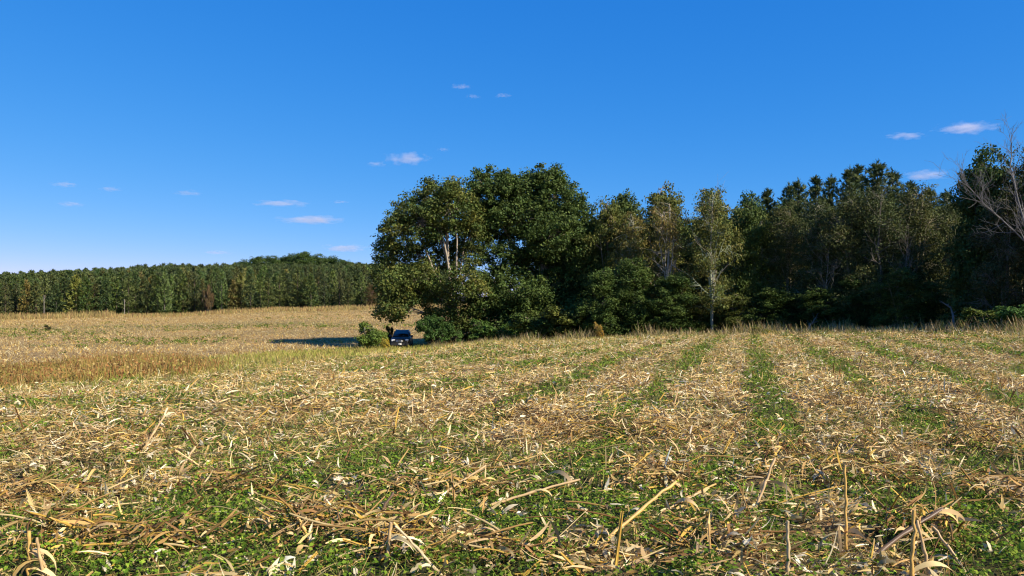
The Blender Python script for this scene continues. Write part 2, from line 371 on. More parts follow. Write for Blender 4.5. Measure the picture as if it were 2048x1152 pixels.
    # heaps where cut stalks tangled: (photo column, row, half length m, half depth m, height m, count)
    for cx, cy, hl, hd, hh, n, dirn in ((1180, 880, .95, .35, .26, 70, .1), (1320, 985, .55, .4, .24, 60, .7), (1660, 965, .9, .35, .26, 80, -.2), (900, 1000, .7, .3, .2, 50, .3), (1560, 925, .5, .3, .28, 45, .5),
            (640, 1075, .55, .35, .22, 60, .2), (790, 1110, .35, .25, .3, 45, .2), (1930, 900, .5, .35, .3, 50, .4), (60, 1010, .7, .3, .2, 55, .3), (470, 985, .6, .3, .18, 45, -.2), (230, 900, .8, .35, .22, 50, .6), (1850, 1085, .5, .3, .24, 45, .8),
            (1000, 1120, .6, .3, .15, 40, -.1), (1440, 1110, .5, .3, .2, 45, 1.0), (1330, 890, .9, .35, .24, 50, .1), (1700, 815, .7, .4, .3, 40, 0), (560, 830, .9, .5, .25, 40, .3), (1020, 850, .9, .4, .25, 45, .2), (330, 1110, .5, .3, .18, 40, .1), (120, 1120, .45, .3, .3, 45, 1.0), (2000, 1010, .5, .3, .25, 45, 0)):
        d = F * EYE / (cy - HY); X0 = (cx - CX) / F * d
        for k in range(n):
            t, q = rng.normal(0, .5), rng.normal(0, .5); a = X0 + t * hl * math.cos(dirn) - q * hd * math.sin(dirn); b = d + t * hl * math.sin(dirn) + q * hd * math.cos(dirn)
            hz = hh * max(0, 1 - .6 * (t * t + q * q)) * rng.random()
            stalk(a, b, float(gz(a, b)) + .01 + hz, dirn + rng.normal(0, .55) + (3.14 if rng.random() < .5 else 0), rng.normal(.08, .35), .10 + .4 * rng.random() ** 1.6, U(.003, .010), SC4[rng.integers(6)] * U(.4, 1.0), U(-.2, .6))
        m = n * 5; t, q = rng.normal(0, .5, m), rng.normal(0, .5, m); a = X0 + t * hl * math.cos(dirn) - q * hd * math.sin(dirn); b = d + t * hl * math.sin(dirn) + q * hd * math.cos(dirn)
        z = gz(a, b) + .01 + hh * np.maximum(0, 1 - .6 * (t * t + q * q)) * rng.random(m)
        blades(mb, np.stack([a, b, z], 1), dirn + rng.normal(0, .8, m) + np.pi * (rng.random(m) < .5), rng.normal(.1, .45, m), U(.05, .22, m), U(.006, .028, m), rng.normal(.9, 1.0, m), pal(m, STRAW[[0, 1, 3, 4, 5, 7, 3, 5]], v=.25), 4, rng.normal(0, .9, m), tipw=.2, basew=.6)
    me = mb.mesh('corn_residue', M_LITTER)
    tag(link('corn_residue', me), 'broken straw coloured corn leaves and husks covering the field', 'corn residue', kind='stuff')

def build_green():
    mb = MB()
    GP = np.array([[.14, .24, .018], [.20, .31, .025], [.09, .17, .016], [.28, .36, .04], [.06, .12, .015], [.20, .31, .03]])
    for d0, d1, dens, s0, s1, h in ((3.0, 6.5, 2600, .012, .038, .09), (6.5, 11, 1100, .018, .045, .09), (11, 20, 420, .03, .06, .10), (20, 36, 150, .05, .09, .12), (36, 62, 44, .07, .13, .13)):
        x, y = wedge(d0, d1, dens); g = green_mask(x, y)
        keep = (rng.random(len(x)) < .95 * g * (.35 + .65 * (vnoise(x, y, .22, 81) > .42)) + .035) & (y < litter_edge(to_px(x, y)) + 2)
        x, y, g = x[keep], y[keep], g[keep]; n = len(x)
        z = gz(x, y) + .01 + rng.random(n) ** 1.0 * h * (.35 + .9 * vnoise(x, y, .3, 82)) * (.4 + .6 * g) + .45 * mound(x, y) * rng.random(n)
        nr = rng.normal(0, .55, (n, 3)); nr[:, 2] = 1
        tone = .75 + .5 * vnoise(x, y, .5, 83)[:, None]
        leaves(mb, np.stack([x, y, z], 1), nr, U(s0, s1, n), pal(n, GP) * tone, asp=.8, curlv=.15)
    # grass blades among them
    for d0, d1, dens, w, L0, L1 in ((3.0, 6.5, 620, .005, .06, .20), (6.5, 12, 420, .007, .07, .24), (12, 24, 230, .010, .10, .28), (24, 60, 62, .018, .12, .32)):
        x, y = wedge(d0, d1, dens); g = green_mask(x, y); gr = np.clip(sm(fbm(x, y, 1.8, 91), .48, .64) + .35 * (1 - sm(to_px(x, y), 500, 1100)), 0, 1)
        keep = (rng.random(len(x)) < .5 * g + .6 * gr + .08) & (y < litter_edge(to_px(x, y)) + 3); x, y, gr = x[keep], y[keep], gr[keep]; n = len(x)
        c = pal(n, np.array([[.18, .26, .04], [.28, .33, .06], [.40, .38, .09], [.12, .19, .03], [.50, .42, .14]]))
        blades(mb, np.stack([x, y, gz(x, y)], 1), U(0, 6.28, n), U(.35, 1.3, n), U(L0, L1, n), np.full(n, w), U(.4, 1.6, n), c, 3 if d1 < 20 else 1, rng.normal(0, .5, n), tipw=.1, basew=.8)
    # scattered weed tufts out in the far field
    x, y = wedge(60, 170, .9, xr=.1); px = to_px(x, y); k = (y > far_edge(px)) & (rng.random(len(x)) < sm(fbm(x * .45, y, 9, 151), .54, .70) * (1.1 - sm(y, 90, 170)) * vnoise(x, y, 1.5, 152) * 1.6); x, y = x[k], y[k]; n = len(x)
    for q in range(9):
        nr = rng.normal(0, .6, (n, 3)); nr[:, 2] = 1
        leaves(mb, np.stack([x + rng.normal(0, .22, n), y + rng.normal(0, .22, n), gz(x, y) + U(.05, .35, n)], 1), nr, U(.12, .22, n), pal(n, GP * .8), asp=.8)
    tag(link('green_weeds', mb.mesh('green_weeds', M_GREEN)), 'low green clover and weeds growing between corn stubble rows', 'weeds', kind='stuff')

def build_grass():
    mb = MB()
    YG = np.array([[.48, .42, .09], [.38, .40, .07], [.28, .34, .05], [.58, .47, .16], [.50, .36, .11]])
    x, y = wedge(16, 88, 34, xl=-.80, xr=.12); px = to_px(x, y)
    keep = (y > litter_edge(px) + U(-4, 2, len(x))) & (y < far_edge(px) + U(-3, 4, len(x)))
    x, y = x[keep], y[keep]; n = len(x)
    tall = .5 + .9 * fbm(x, y, 3.0, 101)
    c = pal(n, YG) * (.75 + .5 * vnoise(x, y, 4, 102))[:, None]
    br = sm(fbm(x, y, 5, 103), .55, .68)[:, None] * .6; c = c * (1 - br) + np.array([.34, .20, .09]) * br
    blades(mb, np.stack([x, y, gz(x, y)], 1), U(0, 6.28, n), U(.6, 1.5, n), U(.14, .36, n) * tall, U(.008, .016, n) * (.5 + y / 30), U(0, .8, n), c, 2, None, tipw=.15, basew=.8)
    tag(link('yellow_grass', mb.mesh('yellow_grass', M_GRASS)), 'yellow green grass strip along the dip between the fields', 'grass', kind='stuff')
    # brown weed patch
    mb = MB(); x, y = wedge(17, 50, 150, xl=-.86, xr=-.34); px = to_px(x, y)
    lim = litter_edge(px) + .3 + 3 * vnoise(x, y, 2, 111)
    p = sm(470 - px + 110 * (vnoise(x, y, 2.2, 112) - .5), 0, 190) * (y > lim) * (y < 35 + 4 * vnoise(x, y, 3, 113) + 5 * sm(px, 100, 400))
    keep = rng.random(len(x)) < p; x, y, p = x[keep], y[keep], p[keep]; n = len(x)
    h = U(.35, 1.0, n) * (.45 + .55 * p) * (.6 + .7 * fbm(x, y, 2.5, 114)) * (.55 + .45 * sm(y, 24, 34))
    c = pal(n, np.array([[.42, .20, .07], [.36, .17, .06], [.46, .28, .09], [.30, .25, .06], [.40, .34, .08], [.48, .34, .13]]), v=.2) * (.72 + .5 * vnoise(x, y, 2, 115))[:, None]
    P = np.stack([x, y, gz(x, y)], 1)
    blades(mb, P, U(0, 6.28, n), U(1.0, 1.55, n), h, np.full(n, .022), U(-.2, .9, n), c, 2, None, tipw=.3, basew=.6)
    k = rng.random(n) < .6; Q = P[k] + np.stack([rng.normal(0, .08, k.sum()), rng.normal(0, .08, k.sum()), h[k] * U(.3, 1, k.sum())], 1)
    leaves(mb, Q, rng.normal(size=(k.sum(), 3)), U(.05, .12, k.sum()), c[k] * 1.05)
    tag(link('brown_weeds', mb.mesh('brown_weeds', M_GRASS)), 'patch of tall rusty brown weeds at left of the dip', 'weeds', kind='stuff')
    # field edge at the right-hand wood
    mb = MB(); x, y = wedge(30, 72, 55, xl=-.08, xr=.80); px = to_px(x, y); we = wood_edge(px)
    dd = we - y; keep = (dd < 6 + 4 * vnoise(x, y, 4, 121)) & (dd > .2); x, y, dd = x[keep], y[keep], dd[keep]; n = len(x)
    tall = (.35 + 1.0 * sm(fbm(x, y, 2.2, 122), .35, .75)) * (.55 + .6 * (1 - np.clip(dd / 8, 0, 1)))
    c = pal(n, np.array([[.46, .36, .13], [.32, .32, .09], [.20, .25, .06], [.55, .42, .22], [.40, .27, .11], [.64, .50, .30]])) * (.75 + .5 * vnoise(x, y, 2, 123))[:, None]
    blades(mb, np.stack([x, y, gz(x, y)], 1), U(0, 6.28, n), U(.5, 1.5, n), U(.3, .95, n) * tall, U(.02, .04, n), U(0, .9, n), c, 2, None, tipw=.15, basew=.7)
    tag(link('field_edge_grass', mb.mesh('field_edge_grass', M_GRASS)), 'ragged straw and green grass fringe below the dark wood', 'grass', kind='stuff')
    # fringe at the foot of the far plantation
    mb = MB(); n = 16000; y = U(186, 207, n); x = U(-.78, .05, n) * y
    c = pal(n, np.array([[.50, .36, .14], [.42, .32, .12], [.34, .30, .10], [.45, .27, .13]]))
    lft = 1 + .8 * (to_px(x, y) < 230)
    blades(mb, np.stack([x, y, gz(x, y)], 1), U(0, 6.28, n), U(1.0, 1.5, n), U(.3, .9, n) * (.5 + fbm(x, y, 6, 131)) * lft, U(.1, .22, n), U(0, .4, n), c, 1, None, tipw=.2, basew=.9)
    tag(link('far_fringe_grass', mb.mesh('far_fringe_grass', M_GRASS)), 'tall dry grass fringe at the foot of the pine plantation', 'grass', kind='stuff')
build_litter(); build_green(); build_grass()

# ------------------------------------------------------------------ trees
def clump_leaves(mb, centres, crad, per, size, palette, flat=.7, outw=None, lit=.12):
    n = len(centres); C = np.repeat(centres, per, 0); R = np.repeat(crad, per)
    off = rng.normal(size=(n * per, 3)); off /= np.linalg.norm(off, axis=1, keepdims=True)
    off *= (rng.random(n * per) ** .5)[:, None]; off[:, 2] *= flat
    pos = C + off * R[:, None]
    nr = off * .7 + rng.normal(0, .45, (n * per, 3)); nr[:, 2] += .45
    ct = np.repeat(1 + rng.normal(0, .14, (n, 1)), per, 0)
    ci = rng.choice(len(palette), n); base = np.repeat(palette[ci], per, 0)
    mixi = palette[rng.choice(len(palette), n * per)]
    col = np.clip((base * .6 + mixi * .4) * ct * (1 + rng.normal(0, lit, (n * per, 1))), .004, 1)
    leaves(mb, pos, nr, size * U(.6, 1.35, n * per), col)

GREEN = np.array([[.058, .096, .020], [.080, .122, .025], [.046, .078, .018], [.115, .148, .032]])
OLIVE = np.array([[.130, .145, .028], [.095, .118, .024], [.180, .165, .034], [.078, .098, .022]])
YELLOW = np.array([[.20, .165, .04], [.15, .145, .036], [.28, .20, .05], [.10, .115, .03], [.24, .15, .05]])
DULL = np.array([[.10, .100, .034], [.078, .092, .028], [.062, .082, .024], [.14, .120, .042]])
BRIGHT = np.array([[.08, .15, .03], [.11, .18, .04], [.06, .11, .025]])
RUST = np.array([[.22, .12, .06], [.16, .10, .05], [.12, .09, .04]])
BARKC = (.26, .21, .15); BARKD = (.10, .08, .06)

def lobe_tree(lobes, base, forks, trunk_r, palette, leaf=.17, per=34, crad=(.45, .95), shell=.45, twig=.35, bark=BARKC, gap=0.0, sides=7, dens=1.0, fork_r=.62):
    """lobes: (cx,cy,cz,rx,ry,rz,n). forks: list of branch trunks [(x,y,z),...] from the base."""
    tb, cb = MB(), MB(); paths = []
    for i, fk in enumerate(forks):
        pts = [np.array(base, float)] + [np.array(q, float) for q in fk]
        P = np.concatenate([bez(pts[j], pts[j + 1], rng.normal(0, .12, 3), 5)[(1 if j else 0):] for j in range(len(pts) - 1)])
        r = trunk_r * (fork_r if i else 1.0) * np.linspace(1, .28, len(P)); r[0] *= 1.35
        tube(tb, P, r, bark, sides); paths.append((P, r))
    allP = np.concatenate([p for p, _ in paths]); allR = np.concatenate([r for _, r in paths])
    for (cx, cy, cz, rx, ry, rz, n) in lobes:
        c = np.array([cx, cy, cz]); n = max(3, int(n * dens))
        u = rng.normal(size=(n, 3)); u /= np.linalg.norm(u, axis=1, keepdims=True)
        rad = shell + (1 - shell) * rng.random(n) ** .6
        bump = .82 + .36 * rng.random(n)
        pos = c + u * rad[:, None] * bump[:, None] * np.array([rx, ry, rz])
        pos = pos[pos[:, 2] > .25]
        if gap:
            k = fbm(pos[:, 0] + 50, pos[:, 2] + 50 + pos[:, 1] * .3, 2.2, int(abs(cx * 7)) + 3) > gap; pos = pos[k]
        if len(pos) == 0: continue
        clump_leaves(cb, pos, U(crad[0], crad[1], len(pos)), per, leaf, palette)
        # limb into the lobe, starting below it where it can
        d = np.linalg.norm(allP - c, axis=1) + 1.2 * np.maximum(0, allP[:, 2] - c[2] + .3); j = int(np.argmin(d))
        limb = bez(allP[j], c + np.array([0, 0, .3 * rz]), np.array([0, 0, -.10 * np.linalg.norm(allP[j] - c)]), 7, .06)
        r0 = min(allR[j] * .75, .05 + .03 * np.linalg.norm(allP[j] - c))
        tube(tb, limb, np.linspace(r0, .03, 7), bark, 5)
        for q in pos[rng.random(len(pos)) < twig]:
            s = limb[rng.integers(2, 7)]
            tube(tb, bez(s, q, rng.normal(0, .15, 3) + np.array([0, 0, -.1]), 4), np.linspace(.028, .01, 4), bark, 3)
    return tb.mesh('trunk', M_BARK, True), cb.mesh('crown', M_LEAF)

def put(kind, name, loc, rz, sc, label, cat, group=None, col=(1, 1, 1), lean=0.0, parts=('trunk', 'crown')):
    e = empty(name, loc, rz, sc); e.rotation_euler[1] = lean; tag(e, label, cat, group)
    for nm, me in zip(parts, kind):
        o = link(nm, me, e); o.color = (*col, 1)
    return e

def W3(px, py, d):   # photo pixel and depth -> world point
    return np.array([(px - CX) / F * d, d, EYE + (HY - py) / F * d])
def G3(px, d, dz=0.0):
    x = (px - CX) / F * d; return (x, d, float(gz(x, d, False)) - dz)

def hero(name, bpx, d, lobes_px, forks_px, label, cat='tree', depth=1.0, **kw):
    """lobes in photo pixels (px,py,rx,ry,dd,n): turned into metres about the tree's base at real depth d"""
    b = np.array(G3(bpx, d)); s = d / F
    lb = []
    for (px, py, rx, ry, dd, n) in lobes_px:
        w = W3(px, py, d) - b; lb.append((w[0], dd, w[2], rx * s, max(rx, ry) * s * depth, ry * s, n))
    fk = [[(*(W3(q[0], q[1], d) - b)[[0]], q[2], (W3(q[0], q[1], d) - b)[2]) for q in f] for f in forks_px]
    t, c = lobe_tree(lb, (0, 0, -.2), fk, palette=kw.pop('palette', GREEN), **kw)
    e = empty(name, b); tag(e, label, cat)
    for nm, me in (('trunk', t), ('crown', c)): link(nm, me, e)
    return e

# the spreading oak at the left end of the wood, pale limbs fanning to the left
hero('spreading_oak', 912, 74, [
    (880, 395, 66, 36, 0, 90), (830, 425, 50, 42, 1, 70), (940, 420, 30, 50, 2, 40), (870, 440, 50, 30, 2, 40), (830, 515, 34, 30, 1, 30), (800, 470, 36, 46, -1, 46), (772, 505, 28, 30, 0, 26), (775, 548, 32, 34, -1, 34),
    (808, 575, 52, 36, -2, 60), (800, 615, 46, 26, -2, 44), (848, 560, 44, 32, -2, 42), (905, 455, 40, 30, 1, 26), (925, 380, 36, 26, 1, 26), (858, 480, 26, 24, 2, 12),
    (880, 610, 36, 36, -1, 40), (935, 560, 46, 40, -3, 48), (930, 640, 34, 22, -1, 24), (905, 520, 30, 30, 3, 14), (850, 450, 60, 44, -1, 40), (900, 420, 50, 40, -1.5, 34), (925, 500, 36, 50, 2, 34), (870, 520, 40, 34, 2.5, 22), (950, 470, 30, 50, 1, 34)],
    [[(908, 620, 0), (895, 520, .5), (893, 400, 0)], [(905, 600, 0), (868, 545, 0), (838, 470, 0), (810, 420, 0)], [(910, 590, .5), (925, 500, 1), (945, 420, 1)],
     [(900, 610, -.5), (860, 580, -1), (810, 560, -1)], [(905, 560, .4), (880, 480, .6), (860, 410, .5)], [(890, 580, .2), (850, 500, .6), (825, 450, .6)], [(900, 560, -.3), (885, 470, -.6), (870, 390, -.5)], [(912, 570, 0), (915, 480, -.5), (912, 400, -.5)]],
    'oak at the left end of the wood, pale limbs fanning over the parked car', trunk_r=.34, fork_r=.42, palette=np.vstack([GREEN, OLIVE]), per=56, leaf=.23, gap=.31, twig=.5, dens=1.5, bark=(.34, .28, .21))
hero('big_oak', 1090, 77, [
    (985, 385, 56, 46, 0, 95), (1050, 375, 62, 38, 1, 95), (1110, 400, 56, 44, 0, 90), (1150, 455, 42, 56, 0, 85), (1040, 440, 66, 40, -1, 90), (960, 440, 44, 40, 0, 50),
    (1105, 480, 66, 50, -2, 110), (1080, 520, 60, 46, 2, 70), (1000, 450, 50, 40, 2, 50), (1030, 660, 90, 22, -2, 60), (1160, 600, 36, 60, 1, 60), (1060, 620, 80, 40, 3, 80), (1165, 540, 34, 50, -1, 60), (1010, 520, 50, 38, -1, 56), (1040, 590, 62, 44, -3, 95), (975, 590, 50, 46, -3, 80), (1120, 570, 46, 36, -1, 46),
    (1140, 620, 46, 40, -2, 66), (1075, 640, 50, 28, -3, 50), (1000, 640, 46, 24, -2, 40), (1095, 360, 32, 24, -1, 30)],
    [[(1090, 560, 0), (1080, 450, 0), (1075, 370, 0)], [(1088, 600, 0), (1110, 520, .5), (1140, 440, .5)], [(1088, 590, 0), (1040, 510, 0), (990, 420, 0)], [(1085, 610, -.5), (1030, 590, -1), (980, 560, -1)]],
    'largest oak with a tall rounded dense dark green crown', trunk_r=.55, palette=GREEN, per=60, leaf=.24, gap=.20, twig=.25, dens=1.8, bark=(.32, .25, .18))

# generic crowns shared by the trees of the wood
def rand_broad(seed, H=12.0, R=3.4, lo=.12, n=1.0, **kw):
    global rng; keep = rng; rng = np.random.default_rng(seed)
    lobes = []
    k = 15
    for i in range(k):
        t = lo + (1 - lo) * (i + .5) / k; prof = math.sin(math.pi * min(1, (t * .82 + .16))) ** .6 * R
        a = i * 2.4 + U(-.5, .5); rr = prof * U(.35, .75) if i < k - 1 else 0
        s = R * U(.36, .55)
        lobes.append((rr * math.cos(a), rr * math.sin(a), t * H - s * .4, s * 1.15, s * 1.15, s * .8, int(40 * n)))
    lobes.append((0, 0, .6 * H, R * .6, R * .6, H * .3, int(60 * n)))
    f = [[(U(-.3, .3), U(-.3, .3), H * .45), (U(-.5, .5), U(-.5, .5), H * .93)]]
    for q in range(3): a = q * 2.1 + U(0, 1); f.append([(.3 * math.cos(a), .3 * math.sin(a), H * U(.3, .45)), (R * .5 * math.cos(a), R * .5 * math.sin(a), H * U(.65, .8))])
    out = lobe_tree(lobes, (0, 0, -.2), f, .2, **kw); rng = keep; return out
B_DARK = [rand_broad(11 + i, palette=GREEN, per=46, leaf=.25, gap=.30, bark=BARKD) for i in range(3)]
B_OLIV = [rand_broad(31 + i, palette=OLIVE, per=42, leaf=.23, gap=.34, n=.9) for i in range(2)]
B_YELL = [rand_broad(41 + i, palette=YELLOW, per=30, leaf=.20, gap=.40, n=.9, twig=.6, bark=(.42, .36, .28), lo=.22) for i in range(2)]
B_DULL = [rand_broad(51 + i, palette=DULL, per=30, leaf=.18, gap=.30, n=1.1, twig=.7, bark=(.26, .21, .16), lo=.1, crad=(.5, 1.0)) for i in range(3)]

def pine_mesh(seed, H, R, step, nb, tufts, q, nl, lo=.05, hole=.1, palette=None, top=.9, nw=.05):
    global rng; keep = rng; rng = np.random.default_rng(seed)
    tb, cb = MB(), MB()
    tube(tb, [(0, 0, -.3), (U(-.1, .1), 0, H * .5), (0, 0, H * .98)], np.array([.17, .12, .03]) * H / 12, BARKD, 6)
    z = lo * H; pal_ = palette if palette is not None else np.array([[.060, .090, .026], [.085, .115, .030], [.045, .070, .024], [.12, .14, .036]])
    T, D, Cc = [], [], []
    while z < H * .985:
        h = (z / H - lo) / (1 - lo); prof = R * (1 - h) ** top * (.55 + .45 * min(1, h * 5)) + .15
        for b in range(nb):
            if rng.random() < hole: continue
            a = U(0, 6.28); L = prof * U(.65, 1.12); up = U(-.05, .30) + .45 * h
            e = np.array([math.cos(a) * L, math.sin(a) * L, L * up]); s0 = np.array([0, 0, z + U(-.5, .5) * step])
            if L > .9 and nl: tube(tb, bez(s0, s0 + e, (0, 0, -.08 * L), 3), [.03, .02, .01], BARKD, 3)
            k = max(2, int(tufts * L / R)) if L < R * .9 else tufts
            tt = np.linspace(.3, 1, k)[:, None]; p = s0 + e * tt; p[:, 2] += .12 * L * (tt[:, 0] ** 2)
            p += rng.normal(0, .06 * L + .03, p.shape); T.append(p); D.append(np.repeat((e / L)[None], k, 0)); Cc.append(pal_[rng.choice(len(pal_), k)])
        z += step * U(.8, 1.2)
    T.append(np.array([[0, 0, H * .97], [0, 0, H]])); D.append(np.array([[0, 0, 1.]] * 2)); Cc.append(pal_[[0, 0]])
    T, D, Cc = np.concatenate(T), np.concatenate(D), np.concatenate(Cc)
    n = len(T); P = np.repeat(T, q, 0); dr = np.repeat(D, q, 0) * .7 + rng.normal(0, .55, (n * q, 3)); dr[:, 2] += .45
    dr /= np.linalg.norm(dr, axis=1, keepdims=True)
    yaw = np.arctan2(dr[:, 1], dr[:, 0]); pit = np.arcsin(np.clip(dr[:, 2], -1, 1))
    c = np.repeat(Cc, q, 0) * (1 + rng.normal(0, .15, (n * q, 1)))
    blades(cb, P, yaw, pit, U(.6, 1.2, n * q) * tufts_len, np.full(n * q, nw), np.zeros(n * q), np.clip(c, .004, 1), 1, U(0, 3, n * q), tipw=.25, basew=.9)
    rng = keep
    return tb.mesh('trunk', M_BARK), cb.mesh('crown', M_NEEDLE)

tufts_len = .42
P_NEAR = [pine_mesh(61 + i, 15, 3.4, .30, 8, 9, 10, 1, lo=.3, hole=.08, top=1.0, nw=.11) for i in range(3)]
tufts_len = .75
FAR_PAL = [None, np.array([[.10, .14, .034], [.13, .16, .04], [.075, .10, .03]]), np.array([[.17, .17, .045], [.13, .14, .035], [.20, .18, .05]])]
P_FAR = [pine_mesh(71 + i, 12, 3.3, .62, 7, 5, 5, 0, lo=.02, hole=.06, top=U(.75, 1.05), nw=.30, palette=FAR_PAL[0] if i < 3 else FAR_PAL[1] if i < 5 else FAR_PAL[2]) for i in range(6)]

# --- the right-hand wood: (px, depth, top row, half width px, kind, colour, label)
_BND = {}
def bounds(kind):
    me = kind[1]
    if me.name not in _BND:
        v = np.zeros(len(me.vertices) * 3, np.float32); me.vertices.foreach_get('co', v); v = v.reshape(-1, 3)
        _BND[me.name] = (float(np.percentile(v[:, 2], 99.7)), float(np.percentile(np.hypot(v[:, 0], v[:, 1]), 92)))
    return _BND[me.name]
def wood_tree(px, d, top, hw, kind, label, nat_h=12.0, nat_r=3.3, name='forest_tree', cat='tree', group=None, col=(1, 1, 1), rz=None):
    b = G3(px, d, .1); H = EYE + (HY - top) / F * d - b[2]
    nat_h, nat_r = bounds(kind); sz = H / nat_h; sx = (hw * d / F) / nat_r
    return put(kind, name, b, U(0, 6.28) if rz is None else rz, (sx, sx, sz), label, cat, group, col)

wood_tree(1215, 74, 402, 50, B_OLIV[0], 'olive green tree just right of the largest oak')
wood_tree(1262, 70, 425, 46, B_YELL[0], 'rounded tree with yellowing upper leaves second right of the big oak', col=(.85, .95, .9))
wood_tree(1250, 80, 393, 52, B_DARK[0], 'dark green treetop showing above the yellowing trees')
wood_tree(1318, 72, 374, 56, B_OLIV[1], 'tall wispy topped grey green tree near the middle of the wood')
wood_tree(1338, 67, 405, 44, B_YELL[1], 'yellow leaved tree with a thin pale trunk mid wood', name='yellowing_tree')
wood_tree(1424, 65, 378, 56, B_YELL[0], 'green gold tree with a pale bare lower trunk against the dark wood', name='yellowing_tree', rz=2.0, col=(.72, .95, .8))
wood_tree(1430, 71, 384, 48, B_OLIV[0], 'olive tree standing close behind the bare trunked gold tree', rz=4.)
wood_tree(1495, 76, 392, 44, B_DARK[1], 'dark leafy tree left of the pine tops')
wood_tree(1525, 68, 440, 40, B_OLIV[1], 'short leaning green tree in front of the pine tops', col=(.9, 1.05, .9))
for i, (px, d, top, hw) in enumerate([(1535, 80, 377, 36), (1578, 84, 368, 34), (1597, 78, 360, 36), (1632, 82, 352, 38), (1662, 80, 352, 32), (1700, 74, 336, 40), (1716, 79, 330, 44),
                                      (1755, 76, 324, 52), (1785, 80, 340, 42), (1822, 76, 362, 40), (1858, 78, 376, 40), (1892, 76, 382, 34)]):
    wood_tree(px, d, top + 3, hw * 1.2, P_NEAR[i % 3], ['dark pine whose pointed top rises over the leafy wood', 'tallest pine, broad top above the right half of the wood'][px == 1755], nat_h=15, nat_r=3.6,
              name='pine_tree', group='pines behind the leafy trees', cat='pine tree')
for i, (px, d, top, hw, lab) in enumerate([
    (1580, 66, 425, 52, 'dark thin leaved tree below the leftmost pine tops'), (1640, 63, 412, 56, 'dull brown green tree below the row of pine points'),
    (1700, 61, 402, 56, 'dull leaved tree at the left foot of the tallest pine'), (1765, 60, 392, 62, 'brownish thin crowned tree in front of the tallest pine'),
    (1835, 60, 388, 60, 'broad olive brown tree right of the tallest pine'), (1895, 62, 405, 46, 'dull tree beside the gap before the edge trees')]):
    wood_tree(px, d, top - 14, hw, B_DULL[i % 3], lab, col=(.75, .92, .8) if i % 2 else (.9, .98, .8))
for i, (px, d, top, hw, lab) in enumerate([
    (1968, 52, 304, 64, 'large dark tree filling the right edge of the wood'), (2050, 50, 300, 66, 'tall dark tree at the right frame edge behind the bare tree'),
    (2010, 49, 385, 60, 'lower leafy tree beneath the bare tree at the right'), (2140, 46, 300, 80, 'tall tree partly past the right frame edge')]):
    wood_tree(px, d, top, hw, (B_DARK + B_DULL)[(i * 2 + 1) % 6], lab, col=(.8, .85, .85))
# further trees: deep wood behind (nothing in the photo tells them apart) and along the unseen right side that shades the wood
for row, (dd, tp, st) in enumerate(((82, 430, 64), (92, 442, 58), (105, 450, 62))):
    for px in range((1190, 1150, 1095)[row], 2240, st):
        jx = U(-10, 10)
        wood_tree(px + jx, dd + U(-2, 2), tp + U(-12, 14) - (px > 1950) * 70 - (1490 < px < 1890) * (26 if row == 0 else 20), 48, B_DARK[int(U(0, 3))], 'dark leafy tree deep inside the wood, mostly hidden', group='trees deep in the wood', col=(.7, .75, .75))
for (x, y, h) in ((43, 61, 12), (42, 50, 16), (48, 44, 16), (49, 54, 17), (54, 48, 16), (48, 66, 17), (55, 60, 17), (58, 52, 16)):
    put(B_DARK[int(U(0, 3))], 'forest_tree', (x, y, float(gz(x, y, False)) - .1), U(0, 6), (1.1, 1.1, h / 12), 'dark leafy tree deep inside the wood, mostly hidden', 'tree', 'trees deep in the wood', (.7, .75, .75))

# --- bare trees at the right edge
def bare_tree(seed, base, segs, r0, name, label, col=(.17, .16, .15), depth=4, spread=.5, ln=2.2):
    global rng; keep = rng; rng = np.random.default_rng(seed); mb = MB()
    def grow(p, d, L, r, lv):
        k = 5; P = [p]; dd = d.copy()
        for _ in range(k - 1):
            dd = dd + rng.normal(0, .13, 3) + np.array([0, 0, .05]); dd /= np.linalg.norm(dd); P.append(P[-1] + dd * L / (k - 1))
        tube(mb, P, np.linspace(r, r * .5, k), col, 5 if lv else 7)
        if lv < depth:
            for _ in range(3 + (lv == 0) * 2 + (lv == 1)):
                j = rng.integers(1, k); nd = dd + rng.normal(0, spread, 3) + np.array([0, 0, .25]); nd /= np.linalg.norm(nd)
                grow(P[j], nd, L * U(.5, .8), max(.006, r * .45 * U(.7, 1.05)), lv + 1)
    P = np.array(segs, float) - np.array(base); n = len(P)
    PP = np.concatenate([bez(P[i], P[i + 1], rng.normal(0, .08, 3), 5)[(1 if i else 0):] for i in range(n - 1)])
    rr = np.linspace(r0, r0 * .28, len(PP)); tube(mb, PP, rr, col, 7)
    for i in range(len(PP) // 3, len(PP)):
        t = PP[min(i + 1, len(PP) - 1)] - PP[i - 1]; t /= np.linalg.norm(t) + 1e-9
        for _ in range(2):
            nd = t + rng.normal(0, spread, 3) + np.array([0, 0, .2]); nd /= np.linalg.norm(nd); grow(PP[i], nd, ln * U(.6, 1.1), rr[i] * .55, 2)
    me = mb.mesh(name, M_BARK, True); rng = keep
    o = link(name, me, None, base); o.color = (1, 1, 1, 1); return tag(o, label, 'bare tree')
b = np.array(G3(2075, 45))
bare_tree(5, b, [b, W3(2060, 480, 45), W3(2036, 400, 45), W3(2020, 330, 45), W3(2022, 285, 45)], .07, 'bare_tree', 'tall leafless grey tree rising above the crowns at the right edge', ln=1.15)
b = np.array(G3(2110, 43))
bare_tree(8, b, [b, W3(2085, 520, 43), W3(2010, 445, 43), W3(1965, 405, 43), W3(1935, 372, 43)], .05, 'leaning_bare_tree', 'bare pale limbed tree leaning left from the right frame edge', ln=1.5)
b = np.array(G3(1912, 50)); 
